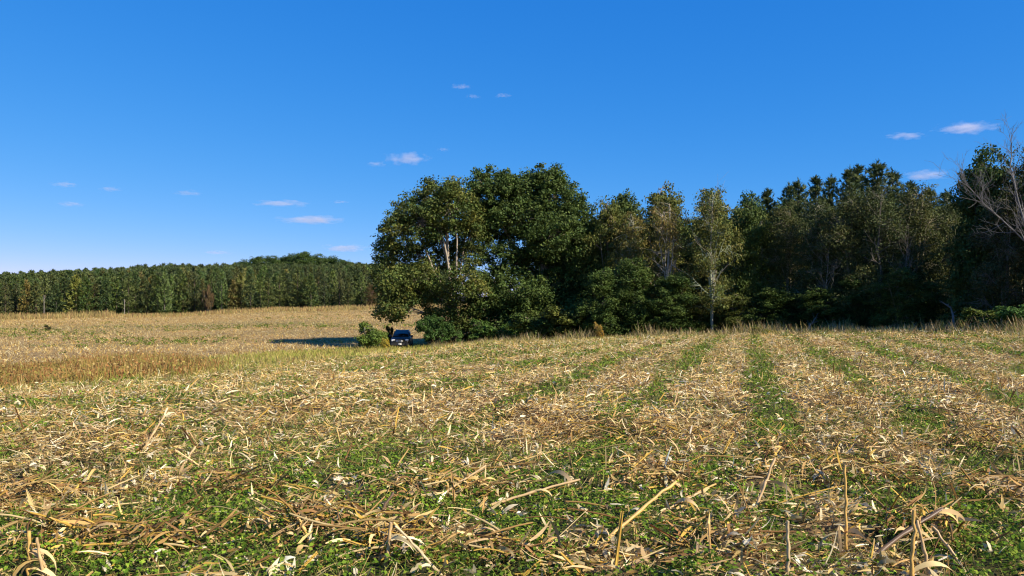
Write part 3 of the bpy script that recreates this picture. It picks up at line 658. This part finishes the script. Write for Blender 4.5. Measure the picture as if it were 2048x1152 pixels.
bare_tree(9, b, [b, W3(1906, 630, 50), W3(1902, 616, 50), W3(1884, 604, 50)], .09, 'broken_snag', 'short crooked broken snag at the foot of the dark wood', depth=2, ln=.25, spread=.8)
b = np.array(G3(1615, 58))
bare_tree(12, b, [b, W3(1620, 650, 58), W3(1632, 634, 58)], .05, 'bent_sapling', 'small bent pale sapling in front of the dark wood', depth=2, ln=.5)
# pale stems showing in the dark wood
for i, (px, y0, y1, d, r, lab) in enumerate([(1424, 615, 400, 64, .06, 'pale slender trunk with bare twigs in front of the gold tree'), (1333, 600, 450, 66, .05, 'thin pale trunk among the yellow leaves'),
                                  (1814, 600, 480, 58, .07, 'thin pale trunk inside the dull wood'), (1760, 560, 400, 59, .07, 'thin upright stem in front of the tallest pine'), (1655, 640, 500, 61, .07, 'dark crooked trunk left of the lit understorey bush')]):
    b = np.array(G3(px, d)); bare_tree(20 + i, b, [b, W3(px + U(-3, 3), y0 - 30, d), W3(px - 3, (y0 + y1) / 2, d), W3(px + 2, y1, d)], r, 'slender_trunk', lab, depth=3, ln=1.8, spread=.7, col=(.34, .29, .22) if i < 2 else (.20, .17, .13))

# --- shrubs and understorey
def shrub(seed, palette, n=1.1, per=50, leaf=.07, bark=BARKD, gap=.36):
    global rng; keep = rng; rng = np.random.default_rng(seed); L = []
    for i in range(13):
        a = i * 2.4; r = U(.1, .72); q = U(.16, .34); L.append((r * math.cos(a), r * math.sin(a), U(.2, 1.0), q, q, q * .9, int(26 * n * q / .3)))
    L.append((0, 0, .45, .45, .45, .42, int(20 * n)))
    f = [[(.1, 0, .4), (.15, .1, 1.)], [(-.1, .1, .3), (-.4, .2, .8)], [(.1, -.1, .3), (.4, -.2, .8)]]
    out = lobe_tree(L, (0, 0, -.1), f, .03, palette, leaf=leaf, per=per, crad=(.07, .20), bark=bark, gap=gap, twig=.4, sides=4); rng = keep; return out
S_DARK = [shrub(81 + i, GREEN) for i in range(3)]; S_BRI = [shrub(91 + i, BRIGHT, gap=.38) for i in range(2)]; S_OLV = [shrub(95 + i, OLIVE) for i in range(2)]
S_GOLD = shrub(99, np.array([[.55, .38, .04], [.45, .36, .06], [.20, .22, .05]]), gap=.1); S_RUST = shrub(98, RUST, gap=.3)
def bush(px, d, hw, top, kind, label, name='shrub', cat='shrub', group=None, col=(1, 1, 1)):
    b = G3(px, d, .05); H = EYE + (HY - top) / F * d - b[2]; bh, br = bounds(kind); sx = hw * d / F / br
    return put(kind, name, b, U(0, 6.28), (sx, sx, H / bh), label, cat, group, col)
bush(739, 67, 34, 646, S_OLV[0], 'round green bush left of the parked car', col=(1.0, 1.3, 1.0))
bush(768, 66, 10, 674, S_GOLD, 'yellow flowering goldenrod between bush and car', name='goldenrod', cat='plant')
bush(779, 76, 9, 652, S_DARK[0], 'narrow dark sapling behind the parked car', name='sapling', cat='sapling', col=(.5, .5, .5))
bush(868, 68, 36, 632, S_BRI[0], 'bright green bush right of the parked car below the oak', col=(.62, .68, .6))
bush(897, 69, 26, 655, S_BRI[1], 'small bright green bush against the oak trunk', col=(.8, .8, .8))
bush(985, 70, 46, 640, S_DARK[1], 'green bush under the left side of the largest oak', col=(1.1, 1.3, 1.1))
bush(1060, 69, 46, 628, S_DARK[2], 'dark arching bush under the middle of the largest oak')
bush(1135, 68, 48, 608, S_OLV[1], 'leafy arching bush under the right side of the largest oak', col=(.8, .9, .8))
bush(940, 76, 34, 650, S_DARK[0], 'low dark bush right of the pale oak trunk', col=(.8, .8, .8))
for i, (px, d, hw, top, lab) in enumerate([(1205, 66, 46, 560, 'leafy understorey bush just right of the largest oak'), (1270, 66, 50, 540, 'tall leafy bush under the olive tree'), (1345, 65, 52, 570, 'wide bush under the thin pale trunk'),
                                  (1400, 66, 46, 590, 'low bush left of the bare trunked gold tree'), (1470, 64, 46, 610, 'dark bush right of the bare trunked gold tree'), (1550, 63, 56, 600, 'dark understorey bush below the leaning green tree'),
                                  (1640, 61, 50, 600, 'dark understorey bush behind the bent sapling'), (1715, 60, 46, 575, 'dark bush left of the lit understorey tree'), (1860, 57, 50, 585, 'dark bush right of the lit understorey tree'), (1940, 52, 46, 570, 'dark bush above the broken snag')]):
    bush(px, d, hw * .85, top - 22, (B_DARK + B_OLIV)[i % 5], lab, name='understorey_bush', cat='bush', col=(.9, .95, .85))
bush(1795, 57, 50, 535, B_OLIV[0], 'small lit tree with sparse leaves in the dark of the wood', name='small_tree', cat='tree', col=(.95, 1.0, .9))
bush(1960, 45, 42, 618, S_OLV[1], 'light green bush at the field edge near the right frame edge', col=(1.1, 1.25, 1))
bush(2025, 43, 46, 612, S_BRI[0], 'bright green bush at the right frame edge', col=(.85, .95, .8))
bush(1990, 44, 30, 640, S_DARK[2], 'low dark shrub between the two bright edge bushes')
bush(1197, 63, 9, 645, S_GOLD, 'slim yellow weed plume before the wood', name='tall_weed', cat='weed', col=(.9, .75, 1))
bush(1520, 56, 26, 655, S_OLV[0], 'low straw and green tuft midway along the wood edge', name='weed_tuft', cat='weed', col=(1.5, 1.3, 1))
bush(1582, 57, 6, 648, S_RUST, 'thin rusty weed spike left of the bent sapling', name='weed_spike', cat='weed', col=(1.5, 1.4, 1))
bush(96, 118, 6, 650, S_DARK[0], 'small dark bush alone in the far field', name='lone_bush', cat='shrub', col=(.8, .6, .8))
bush(603, 52, 9, 705, S_RUST, 'small brown weed beside the grass strip', name='brown_weed', cat='weed')

# --- far pine plantation: first rows one by one, deeper rows as one mass
placed = 0
LAB = ['conical dark green pine at the front of the far plantation', 'conical mid green pine at the front of the far plantation', 'yellow green pine at the front of the far plantation']
for row in range(5):
    d = 207 + row * 6.5
    px = -190 + row * 13
    while px < 905:
        jx, dj = U(-5, 5), U(-2.5, 2.5); k = int(rng.choice(6, p=[.24, .22, .2, .13, .12, .09] if row == 0 else [.2, .2, .2, .17, .15, .08]))
        if not (row == 0 and (abs(px - 743) < 12 or abs(px - 415) < 8)):
            dep = d + dj; b = G3(px + jx, dep, .1)
            topy = np.interp(px, [-200, 0, 200, 400, 600, 760, 900], [568, 566, 556, 550, 548, 545, 545]) - row * 2.6 + U(-7, 8) * (1.3 if row == 0 else 1)
            H = EYE + (HY - topy) / F * dep - b[2]; s = H / 12
            wj = s * U(.75, 1.3)
            cat = 0 if k < 3 else 1 if k < 5 else 2
            lab = LAB[cat] if row == 0 else 'pine treetop behind the front row of the far plantation'
            put(P_FAR[k], 'plantation_pine', b, U(0, 6.28), (wj, wj, s), lab, 'pine tree', 'pines of the far plantation', tuple(U(.85, 1.15, 3) * U(.8, 1.2)))
            placed += 1
        px += U(15, 23)
print('pines', placed)
def deep_mass():
    mb = MB(); src = []
    for k in range(5):
        me = P_FAR[k][1]; v = np.zeros(len(me.vertices) * 3, np.float32); me.vertices.foreach_get('co', v); v = v.reshape(-1, 3)
        c = np.zeros(len(v) * 4, np.float32); me.color_attributes['Col'].data.foreach_get('color', c); c = c.reshape(-1, 4)[:, :3]
        # only the upper crown shows above the rows in front
        nq = len(v) // 4; q = v.reshape(nq, 4, 3); sel = q[:, :, 2].min(1) > 5.0
        src.append((q[sel].reshape(-1, 3), c.reshape(nq, 4, 3)[sel].reshape(-1, 3)))
    for row in range(14):
        d = 240 + row * 9; px = -180 + row * 7
        while px < 900:
            dep = d + U(-3, 3); sky_y = np.interp(px, [-200, 0, 150, 280, 340, 400, 480, 560, 700, 760, 900], [548, 548, 541, 534, 531, 530, 529, 527, 527, 528, 530])
            ty = np.interp(row, [0, 13], [np.interp(px, [-200, 0, 400, 760, 900], [556, 554, 540, 537, 537]), sky_y]) + U(-3, 4)
            x = (px + U(-5, 5) - CX) / F * dep; g = float(gz(x, dep, False)); H = EYE + (HY - ty) / F * dep - g
            if H > 4:
                v, c = src[int(U(0, 5))]; s = min(H / 12, 1.5); z0 = H - 12 * s; a = U(0, 6.28); w = s * 1.15
                vv = np.stack([(v[:, 0] * math.cos(a) - v[:, 1] * math.sin(a)) * w + x, (v[:, 0] * math.sin(a) + v[:, 1] * math.cos(a)) * w + dep, v[:, 2] * s + g + z0], 1)
                mb.add(vv, np.arange(len(vv)).reshape(-1, 4)[:, [0, 1, 3, 2]] if False else np.arange(len(vv)).reshape(-1, 4)[:, [0, 1, 2, 3]], c * U(.8, 1.25) * np.array([1, 1, 1.1]))
            px += U(15, 22)
    return mb
# blades store each ribbon as (p0-,p0+,p1-,p1+): keep that order when rebuilding the quads
def fix(mb):
    for i, f in enumerate(mb.f4): mb.f4[i] = f[:, [0, 1, 3, 2]]
    return mb
o = link('plantation_woods', fix(deep_mass()).mesh('plantation_woods', M_NEEDLE)); o.color = (1, 1, 1, 1)
tag(o, 'mass of pine tops climbing the low hill behind the front rows', 'woods', kind='stuff')

# hardwoods on the hilltop
hill = [(340, 527, 12), (376, 528, 8), (492, 520, 16), (515, 514, 19), (545, 512, 20), (580, 508, 20), (605, 504, 22), (635, 509, 20), (662, 513, 19), (688, 520, 16), (470, 526, 11), (560, 516, 16), (705, 525, 12), (740, 529, 12), (10, 545, 12), (45, 549, 12), (75, 548, 10)]
for i, (px, ty, hw) in enumerate(hill):
    d = 360 if px > 100 else 330
    wood_tree(px, d + (i % 3) * 5, ty, hw * 1.15, B_DARK[i % 3], 'round crowned hardwood on the low hill behind the pines' if px > 400 else 'hardwood crown breaking the plantation skyline at the left', name='hilltop_tree', group='hardwoods on the skyline', col=(.85, .95, 1.0))
wood_tree(743, 203, 568, 15, B_DULL[1], 'greyish bare looking tree before the right end of the plantation', name='thin_tree', col=(1.2, .9, .9))
wood_tree(417, 204, 570, 9, shrub(97, RUST, gap=.25), 'reddish brown tree in the plantation front', nat_h=1.2, nat_r=1, name='rusty_tree', col=(.85, .95, .9))
for px, y1, lab in ((249, 598, 'thin grey pole at the field edge before the pines'), (88, 590, 'faint grey dead trunk before the pines at the far left')):
    b = np.array(G3(px, 200)); mb = MB(); H = EYE + (HY - y1) / F * 200 - b[2]
    tube(mb, [(0, 0, -.2), (.02, 0, H * .5), (0, 0, H)], [.09, .07, .06], (.25, .22, .19), 7)
    for a in (0.7, 2.6): tube(mb, [(0, 0, H * .8), (.5 * math.cos(a), .5 * math.sin(a), H * .95)], [.03, .015], (.25, .22, .19), 4)
    o = link('dead_trunk', mb.mesh('dead_trunk', M_BARK), None, b); o.color = (1, 1, 1, 1); tag(o, lab, 'dead trunk')

# ------------------------------------------------------------------ parked car
def build_car():
    paint = mat_plain('dark_blue_paint', (.004, .005, .007), .45, 0, .08, noise=8); glass = mat_plain('car_glass', (.012, .014, .016), .12, 0, 0, spec=.5)
    chrome = mat_plain('chrome', (.75, .76, .78), .18, 1); black = mat_plain('black_trim', (.015, .015, .016), .6); rub = mat_plain('tyre_rubber', (.02, .02, .02), .85)
    lamp = mat_plain('lamp_lens', (.7, .73, .78), .2, .2, .3); plate = mat_plain('plate_white', (.75, .75, .72), .5); red = mat_plain('tail_lens', (.3, .01, .01), .2)
    root = empty('parked_car', G3(804, 75), math.radians(3))
    tag(root, 'dark blue car facing the camera under the left oak', 'car')
    def section(hw, z0, z1, y, r=.14):   # rounded rectangle ring
        pts = []
        for cx, cz, a0 in ((hw - r, z0 + r, -90), (hw - r, z1 - r, 0), (-hw + r, z1 - r, 90), (-hw + r, z0 + r, 180)):
            for k in range(4): a = math.radians(a0 + k * 30); pts.append((cx + r * math.cos(a), y, cz + r * math.sin(a)))
        return pts
    def loft(secs, name, mat, parent, smooth=True):
        mb = MB(); k = len(secs[0]); v = np.array([p for s in secs for p in s])
        f = [[i * k + j, i * k + (j + 1) % k, (i + 1) * k + (j + 1) % k, (i + 1) * k + j] for i in range(len(secs) - 1) for j in range(k)]
        mb.add(v, f, (1, 1, 1))
        for s in (0, len(secs) - 1):
            c = np.mean(secs[s], 0); mb.add(np.vstack([secs[s], [c]]), [[j, (j + 1) % k, k] for j in range(k)], (1, 1, 1))
        o = link(name, mb.mesh(name, mat, smooth), parent)
        m = o.modifiers.new('b', 'EDGE_SPLIT'); m.split_angle = math.radians(40); return o
    loft([section(.70, .42, .72, -2.28), section(.84, .32, .86, -2.16), section(.90, .27, .98, -1.8), section(.91, .25, 1.06, -1.0), section(.92, .25, 1.08, 0), section(.92, .25, 1.08, 1.2), section(.90, .28, 1.06, 1.9), section(.84, .36, 1.0, 2.22)], 'body', paint, root)
    loft([section(.80, 1.02, 1.10, -1.12, .03), section(.74, 1.04, 1.38, -.72, .1), section(.66, 1.04, 1.62, -.28, .12), section(.66, 1.04, 1.68, .4, .12), section(.64, 1.04, 1.66, 1.3, .12), section(.72, 1.04, 1.3, 1.95, .1)], 'cabin', paint, root)
    def quad(name, P, mat, parent=root, th=.012):
        P = np.array(P, float); n = np.cross(P[1] - P[0], P[2] - P[0]); n /= np.linalg.norm(n); V = np.vstack([P + n * th, P - n * th]); k = len(P)
        mb = MB(); mb.add(V, [[0, 1, 2, 3], [7, 6, 5, 4]] + [[j, k + j, k + (j + 1) % k, (j + 1) % k] for j in range(k)], (1, 1, 1)); return link(name, mb.mesh(name, mat), parent)
    quad('windshield', [(-.70, -1.13, 1.12), (.70, -1.13, 1.12), (.56, -.36, 1.60), (-.56, -.36, 1.60)], glass)
    for s in (-1, 1):
        quad('side_window', [(s * .80, -.85, 1.12), (s * .80, 1.5, 1.12), (s * .69, 1.2, 1.56), (s * .69, -.25, 1.56)], glass)
        loft([section(.10, -.07, .07, -.06, .05), section(.13, -.09, .09, .02, .06), section(.10, -.07, .07, .1, .05)], 'mirror', paint, root).location = (s * 1.02, -.85, 1.12)
        h = loft([section(.15, -.09, .07, -.05, .05), section(.19, -.11, .09, .05, .06), section(.19, -.11, .09, .2, .06)], 'headlight', lamp, root); h.location = (s * .62, -2.2, .78)
        loft([section(.07, -.05, .05, 0, .04), section(.07, -.05, .05, .1, .04)], 'fog_light', lamp, root).location = (s * .62, -2.25, .46)
        loft([section(.12, -.12, .12, 0, .05), section(.12, -.12, .12, .12, .05)], 'tail_light', red, root).location = (s * .68, 2.14, .86)
        loft([section(.02, 1.66, 1.72, -.1, .01), section(.02, 1.66, 1.72, 1.3, .01)], 'roof_rail', chrome, root).location = (s * .56, 0, .01)
    mb = MB()
    for i in range(4): mb.add([(-.40, 0, i * .06), (.40, 0, i * .06), (.40, 0, i * .06 + .03), (-.40, 0, i * .06 + .03), (-.40, .06, i * .06), (.40, .06, i * .06), (.40, .06, i * .06 + .03), (-.40, .06, i * .06 + .03)],
                              [[0, 1, 2, 3], [7, 6, 5, 4], [0, 4, 5, 1], [3, 2, 6, 7], [0, 3, 7, 4], [1, 5, 6, 2]], (1, 1, 1))
    link('grille', mb.mesh('grille', chrome), root, (0, -2.31, .60))
    loft([section(.80, -.10, .10, -.04, .06), section(.84, -.13, .12, .12, .06)], 'front_bumper', black, root).location = (0, -2.26, .40)
    quad('licence_plate', [(-.16, -2.33, .36), (.16, -2.33, .36), (.16, -2.33, .47), (-.16, -2.33, .47)], plate)
    for sx in (-1, 1):
        for y in (-1.38, 1.38):
            w = link('wheel', None, root); w.location = (sx * .82, y, .34)
            def disc(r0, r1, hw, mat, nm):
                mb = MB(); n = 20; a = np.linspace(0, 2 * np.pi, n, endpoint=False); rings = [(r0, -hw), (r1 * .95, -hw), (r1, -hw * .7), (r1, hw * .7), (r1 * .95, hw), (r0, hw)]
                v = np.array([(x, r * math.cos(t), r * math.sin(t)) for r, x in rings for t in a])
                mb.add(v, [[i * n + j, i * n + (j + 1) % n, (i + 1) * n + (j + 1) % n, (i + 1) * n + j] for i in range(5) for j in range(n)], (1, 1, 1)); return link(nm, mb.mesh(nm, mat, True), w)
            disc(.2, .34, .11, rub, 'tyre'); disc(.02, .215, .09, chrome, 'rim')
build_car()

# ------------------------------------------------------------------ single corn stalks in the foreground
GOLD, PALE, DARK, TAN = (.56, .34, .10), (.50, .37, .20), (.13, .08, .045), (.48, .32, .15)
def ground_d(py): return F * EYE / (py - HY)
stalk_list = [
 ((1692, 1112), (1690, 930), 0, .011, GOLD, 1, 'upright golden corn stalk, tallest standing one at lower right'),
 ((1576, 1175), (1576, 1042), 0, .012, PALE, 1, 'upright pale stalk stub at the bottom edge left of the golden stalk'),
 ((1824, 1185), (1828, 1020), 0, .012, GOLD, 1, 'straight stalk of the crossing pair at bottom right'),
 ((1868, 1185), (1834, 1040), .1, .011, TAN, 1, 'leaning stalk of the crossing pair at bottom right'),
 ((1722, 1130), (1885, 1018), .3, .016, DARK, 3, 'dark brown leaning stalk behind the crossing pair'),
 ((1503, 1036), (1550, 917), .2, .012, TAN, 3, 'tan stalk leaning right left of the golden upright stalk'),
 ((1172, 1118), (1352, 963), .5, .013, GOLD, 2, 'long slanting golden stalk low in the middle of the foreground'),
 ((1283, 1053), (1402, 984), .3, .010, TAN, 2, 'slim tan stalk slanting right of the long golden one'),
 ((853, 1015), (972, 931), .3, .012, TAN, 2, 'tan stalk slanting up to the right in the centre foreground'),
 ((927, 1029), (1160, 959), .3, .012, TAN, 3, 'long low stalk pointing right across the bare chaff patch'),
 ((958, 1078), (1066, 1112), -.1, .015, GOLD, 2, 'thick golden stalk piece lying flat near the bottom centre'),
 ((772, 1150), (782, 1045), 0, .013, TAN, 2, 'upright leg of the broken stalk tent at the bottom'),
 ((852, 1135), (787, 1045), 0, .011, GOLD, 2, 'middle leg of the broken stalk tent at the bottom'),
 ((895, 1160), (790, 1052), 0, .010, PALE, 1, 'right hand leg of the broken stalk tent at the bottom'),
 ((58, 1180), (58, 1062), 0, .013, GOLD, 2, 'upright golden stalk in the bottom left corner'),
 ((92, 1185), (74, 1075), 0, .010, TAN, 2, 'tan stalk just right of the golden one in the bottom left corner'),
 ((562, 1062), (664, 996), .2, .015, DARK, 2, 'dark curved stalk rising from green weeds at lower left'),
 ((752, 1045), (786, 985), .1, .014, DARK, 1, 'short dark stalk behind the broken stalk tent'),
 ((628, 1098), (594, 1035), 0, .013, GOLD, 1, 'short golden stalk leaning left above green weeds'),
 ((358, 942), (391, 893), .2, .014, TAN, 2, 'short thick stalk slanting right at middle left'),
 ((273, 922), (332, 828), .6, .013, TAN, 3, 'long leaning stalk with ragged leaves at middle left'),
 ((150, 905), (205, 850), .6, .013, TAN, 3, 'leaning leafy stalk left of the longer one at middle left'),
 ((1402, 1046), (1542, 1062), -.1, .013, DARK, 2, 'dark stalk lying flat left of the pale stub'),
 ((1348, 1014), (1432, 968), .2, .010, GOLD, 1, 'thin golden stalk slanting over green weeds right of centre'),
 ((1940, 1150), (1866, 1054), .2, .010, TAN, 1, 'thin stalk leaning left near the bottom right corner'),
 ((1552, 925), (1800, 955), .4, .013, TAN, 4, 'long stalk lying along the pile right of centre'),
 ((1965, 905), (1990, 870), .1, .014, DARK, 2, 'dark broken stalk on the mound near the right frame edge'),
 ((540, 935), (680, 985), -.2, .014, DARK, 3, 'dark stalk lying over husks left of the short dark one'),
]
def build_stalks():
    for (bx, by), (tx, ty), dd, r, col, nl, lab in stalk_list:
        d0 = ground_d(by); b = np.array([(bx - CX) / F * d0, d0, 0]); b[2] = float(gz(b[0], b[1]) - .03)
        t = W3(tx, ty, d0 + dd); gzt = float(gz(t[0], t[1])) + .02
        if t[2] < gzt: t[2] = gzt
        b2 = b * 0; v = t - b; mb = MB(); P = bez(b2, v, (0, 0, .04 * np.linalg.norm(v)), 13, .003)
        rr = np.linspace(r, r * .72, 13); rr[3::4] *= 1.28
        tube(mb, P, rr, col, 8)
        root = empty('corn_stalk', b); tag(root, lab, 'corn stalk', 'separate corn stalks in the foreground')
        link('stem', mb.mesh('stem', M_STALK, True), root)
        for k in range(nl):
            lm = MB(); i = 3 + (4 * k) % 9; s = P[i]; n = 3
            yaw = np.full(n, math.atan2(v[1], v[0])) + rng.normal(0, .9, n)
            blades(lm, np.repeat(s[None], n, 0), yaw, U(-.2, .9, n), U(.12, .32, n), U(.018, .04, n), U(1.2, 2.6, n), pal(n, STRAW[[0, 1, 2, 7]]), 7, rng.normal(0, .9, n), tipw=.08, basew=.6)
            link('leaf', lm.mesh('leaf', M_LITTER), root)
build_stalks()

# ------------------------------------------------------------------ clouds: small real volumes 3 km away
def cloud_mat():
    m = bpy.data.materials.new('thin_cloud'); m.use_nodes = True; nt = m.node_tree; nt.nodes.clear(); L = nt.links.new
    tc = N(nt, 'ShaderNodeTexCoord'); ln = N(nt, 'ShaderNodeVectorMath', operation='LENGTH'); L(tc.outputs['Object'], ln.inputs[0])
    oi = N(nt, 'ShaderNodeObjectInfo'); cm = N(nt, 'ShaderNodeVectorMath', operation='ADD')
    sc = N(nt, 'ShaderNodeMath', operation='MULTIPLY'); sc.inputs[1].default_value = 40; L(oi.outputs['Random'], sc.inputs[0])
    mp = N(nt, 'ShaderNodeMapping'); mp.inputs['Scale'].default_value = (2.6, 1.0, 1.5)
    L(tc.outputs['Object'], mp.inputs[0]); L(mp.outputs[0], cm.inputs[0]); L(sc.outputs[0], cm.inputs[1])
    nz = N(nt, 'ShaderNodeTexNoise'); nz.inputs['Scale'].default_value = 1.6; nz.inputs['Detail'].default_value = 5; L(cm.outputs[0], nz.inputs['Vector'])
    a = N(nt, 'ShaderNodeMapRange'); a.inputs[1].default_value = 1.0; a.inputs[2].default_value = .15; a.inputs[3].default_value = -.42; a.inputs[4].default_value = .20; L(ln.outputs['Value'], a.inputs[0])
    s = N(nt, 'ShaderNodeMath', operation='ADD'); L(a.outputs[0], s.inputs[0]); L(nz.outputs['Fac'], s.inputs[1])
    r = N(nt, 'ShaderNodeMapRange'); r.inputs[1].default_value = .42; r.inputs[2].default_value = .9; r.inputs[3].default_value = 0; r.inputs[4].default_value = .018; L(s.outputs[0], r.inputs[0])
    v = N(nt, 'ShaderNodeVolumePrincipled'); v.inputs['Color'].default_value = (.99, .93, .95, 1); v.inputs['Anisotropy'].default_value = .1; L(r.outputs[0], v.inputs['Density'])
    o = N(nt, 'ShaderNodeOutputMaterial'); L(v.outputs[0], o.inputs['Volume']); return m
M_CLOUD = cloud_mat()
import bmesh
cme = bpy.data.meshes.new('cloud'); bm = bmesh.new(); bmesh.ops.create_icosphere(bm, subdivisions=3, radius=1); bm.to_mesh(cme); bm.free(); cme.materials.append(M_CLOUD)
clouds = [(923, 173, 50, 14, 'topmost tiny wisp of cloud above the oaks'), (947, 193, 34, 14, 'tiny cloud puff just below the topmost wisp'), (1006, 191, 38, 14, 'tiny cloud puff right of its twin above the oaks'),
  (752, 328, 52, 16, 'small oval cloud left of the fluffy pink one'), (818, 317, 100, 40, 'fluffy pinkish cloud above the left oak'), (887, 299, 30, 12, 'tiny puff right of the fluffy pink cloud'),
  (128, 369, 70, 15, 'small flat cloud high at the far left'), (143, 408, 66, 14, 'small flat cloud below the first at the far left'), (221, 378, 56, 13, 'faint cloud dash right of the far left pair'),
  (376, 386, 64, 16, 'small white cloud alone between the far left ones and the long one'), (563, 407, 140, 18, 'long thin cloud above the hill'), (625, 440, 165, 24, 'wide faint cloud below the long thin one'),
  (435, 505, 72, 11, 'thin cloud dash just above the plantation'), (690, 496, 120, 22, 'flat pink cloud touching the oak at the left'), (680, 404, 44, 9, 'tiny faint cloud right of the long thin one'),
  (1812, 272, 90, 22, 'small wisp joined left of the right hand cloud'), (1932, 256, 140, 34, 'largest pink cloud at the right above the bare tree'), (1850, 350, 105, 32, 'pink cloud just above the pine tops at the right')]
for px, py, w, h, lab in clouds:
    d = 3000.0; p = W3(px, py, d); o = link('cloud', cme, None, p); o.scale = (w / 2 * d / F * 1.45, w / 2 * d / F * .8, h / 2 * d / F * 1.15)
    tag(o, lab, 'cloud', 'small clouds')
print('objects', len(bpy.data.objects), 'faces', sum(len(m.polygons) for m in bpy.data.meshes))
